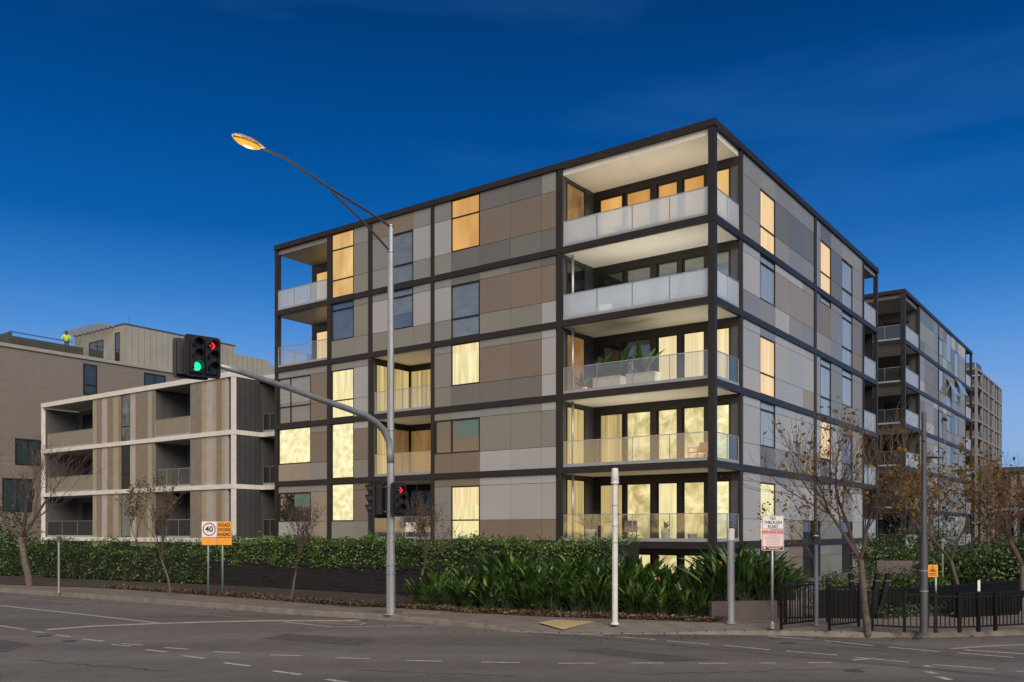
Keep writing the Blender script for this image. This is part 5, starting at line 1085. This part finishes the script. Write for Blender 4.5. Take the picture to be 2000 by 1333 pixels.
# signals
def signal(loc_, face, cols, w_, h_, states, vis=True):
    """cols columns of three aspects; states[(c,r)] = material of lit aspect"""
    an = atan2(face[0], -face[1])   # board front looks along local -y
    b = MB(); plate(b, -w_/2, w_/2, -h_/2, h_/2, -.01, .015, .09); 
    for c in range(cols):
        cx = (c-(cols-1)/2)*.40; b.box(cx-.16, cx+.16, -.10, .16, -h_/2+.09, h_/2-.09)
    t_ = b.build('traffic_light', 'black_plastic', e); t_.location = loc_; t_.rotation_euler = (0,0,an)
    for c in range(cols):
        cx = (c-(cols-1)/2)*.40
        for r_ in range(3):
            cz = (1-r_)*(h_-.2)/3; st = states.get((c, r_)); lm = st if (st and st != 'arrow') else ['lens_off_red','lens_off_amber','lens_off_green'][r_]
            b = MB(); n = 20; b.add([(cx+.115*cos(2*pi*k/n), -.105, cz+.115*sin(2*pi*k/n)) for k in range(n)], [tuple(range(n))]); b.build('lens', lm, t_)
            if st == 'arrow':
                b = MB(); y = -.112
                for s_ in (1, -1): b.add([(cx-.02,y,cz+s_*.085),(cx+.02,y,cz+s_*.085),(cx+.085,y,cz),(cx+.035,y,cz)], [(0,1,2,3)])
                b.add([(cx-.085,y,cz-.018),(cx-.03,y,cz-.018),(cx-.03,y,cz+.018),(cx-.085,y,cz+.018)], [(0,1,2,3)]); b.build('arrow', 'red_on', t_)
            b = MB(); n = 18; vs = []; fs = []
            for k in range(n+1):
                a = R(-40+260*k/n); dp = .10+.14*max(0, sin(a)*.5+.5)
                vs += [(cx+.128*cos(a), -.10, cz+.128*sin(a)), (cx+.128*cos(a), -.10-dp, cz+.128*sin(a))]
            fs = [(2*k, 2*k+1, 2*k+3, 2*k+2) for k in range(n)]; b.add(vs, fs); b.build('visor', 'black_plastic', t_)
    return t_
sg = arm_pt(396, 697)
signal(sg, (.66,-.75), 2, .94, 1.06, {(0,2): 'green_on', (1,0): 'arrow'}).scale = (.84,.84,.84)
signal(sg+Vector((-.36,.28,0)), (-.5,.86), 2, .90, 1.04, {}).scale = (.84,.84,.84)
signal(Vector((.23,-.16,H_(976)+.0)), (.55,-.83), 1, .52, 1.02, {(0,0): 'arrow'}).scale = (.88,.88,.88)
signal(Vector((-.34,-.05,H_(976))), (-.86,.15), 1, .56, 1.0, {})
signal(Vector((-.22,.20,H_(976))), (-.45,.89), 1, .52, 1.0, {})
b = MB(); b.tube([(-.35,-.02,H_(952)),(.28,-.12,H_(952))], .02, 6); b.tube([(-.35,-.02,H_(1000)),(.28,-.12,H_(1000))], .02, 6); b.build('mounting_bracket', 'galv_dark', e)
# ================================================================== PERSON ON ROOF
def person():
    c = bb.C+E1*-1.0; kk = K(130); bcoord = (kk*c.y-c.x)/(E2.x-kk*E2.y); q = c+E2*bcoord
    e = empty('person', (q.x, q.y, 16.12), R(20), 'person in yellow hi vis jacket on the roof of the brick building', 'person')
    def skin(name, verts, edges, rads, m):
        me = bpy.data.meshes.new(name); me.from_pydata(verts, edges, []); o = bpy.data.objects.new(name, me); COL.objects.link(o)
        sm = o.modifiers.new('s', 'SKIN'); ss = o.modifiers.new('ss', 'SUBSURF'); ss.levels = 1; ss.render_levels = 1
        for i, r_ in enumerate(rads): me.skin_vertices[0].data[i].radius = (r_, r_*.9)
        me.skin_vertices[0].data[0].use_root = True
        dg = bpy.context.evaluated_depsgraph_get(); nm = bpy.data.meshes.new_from_object(o.evaluated_get(dg)); bpy.data.objects.remove(o)
        nm.materials.clear(); nm.materials.append(M(m)); nm.polygons.foreach_set('use_smooth', [True]*len(nm.polygons)); o = bpy.data.objects.new(name, nm); COL.objects.link(o); o.parent = e; return o
    V = [(0,0,.95),(0,-.03,1.15),(0,-.08,1.38),(0,-.11,1.50),(0,-.13,1.58),(0,-.15,1.68),(.20,-.08,1.42),(.29,-.16,1.16),(.22,-.36,1.04),(-.20,-.08,1.42),(-.29,-.14,1.16),(-.22,-.34,1.04),(.10,0,.90),(.11,-.02,.50),(.12,.0,.08),(.12,-.14,.03),(-.10,0,.90),(-.11,.0,.50),(-.12,.02,.08),(-.12,-.12,.03)]
    Ed = [(0,1),(1,2),(2,3),(3,4),(4,5),(2,6),(6,7),(7,8),(2,9),(9,10),(10,11),(0,12),(12,13),(13,14),(14,15),(0,16),(16,17),(17,18),(18,19)]
    skin('body', V, Ed, [.15,.14,.15,.06,.085,.10,.07,.05,.038,.07,.05,.038,.095,.068,.045,.04,.095,.068,.045,.04], 'navy')
    skin('hivis_jacket', [(0,0,.92),(0,-.03,1.15),(0,-.08,1.40),(.20,-.08,1.43),(.29,-.16,1.17),(.24,-.32,1.07),(-.20,-.08,1.43),(-.29,-.14,1.17),(-.24,-.30,1.07)], [(0,1),(1,2),(2,3),(3,4),(4,5),(2,6),(6,7),(7,8)], [.19,.175,.18,.095,.075,.06,.095,.075,.06], 'hivis')
    skin('head', [(0,-.12,1.52),(0,-.14,1.60),(0,-.155,1.68)], [(0,1),(1,2)], [.05,.09,.098], 'skin')
    b = MB(); b.lathe([(.108,-.02),(.112,.03),(.085,.09),(.04,.12),(0,.125)], 12, 0, (0,-.15,1.66)); b.build('hair', 'hair', e, smooth=True)
    for s_ in (-1, 1):
        b = MB(); b.lathe([(0,.012),(.012,0),(0,-.012)], 6, 0, (s_*.035,-.245,1.645)); b.build('eye', 'black_paint', e)
    b = MB(); b.add([(0,-.285,1.605),(-.018,-.245,1.60),(.018,-.245,1.60),(0,-.245,1.65)], [(0,1,2),(0,2,3),(0,3,1)]); b.build('nose', 'skin', e)
person()
S.cycles.max_bounces = 8; S.cycles.transparent_max_bounces = 12
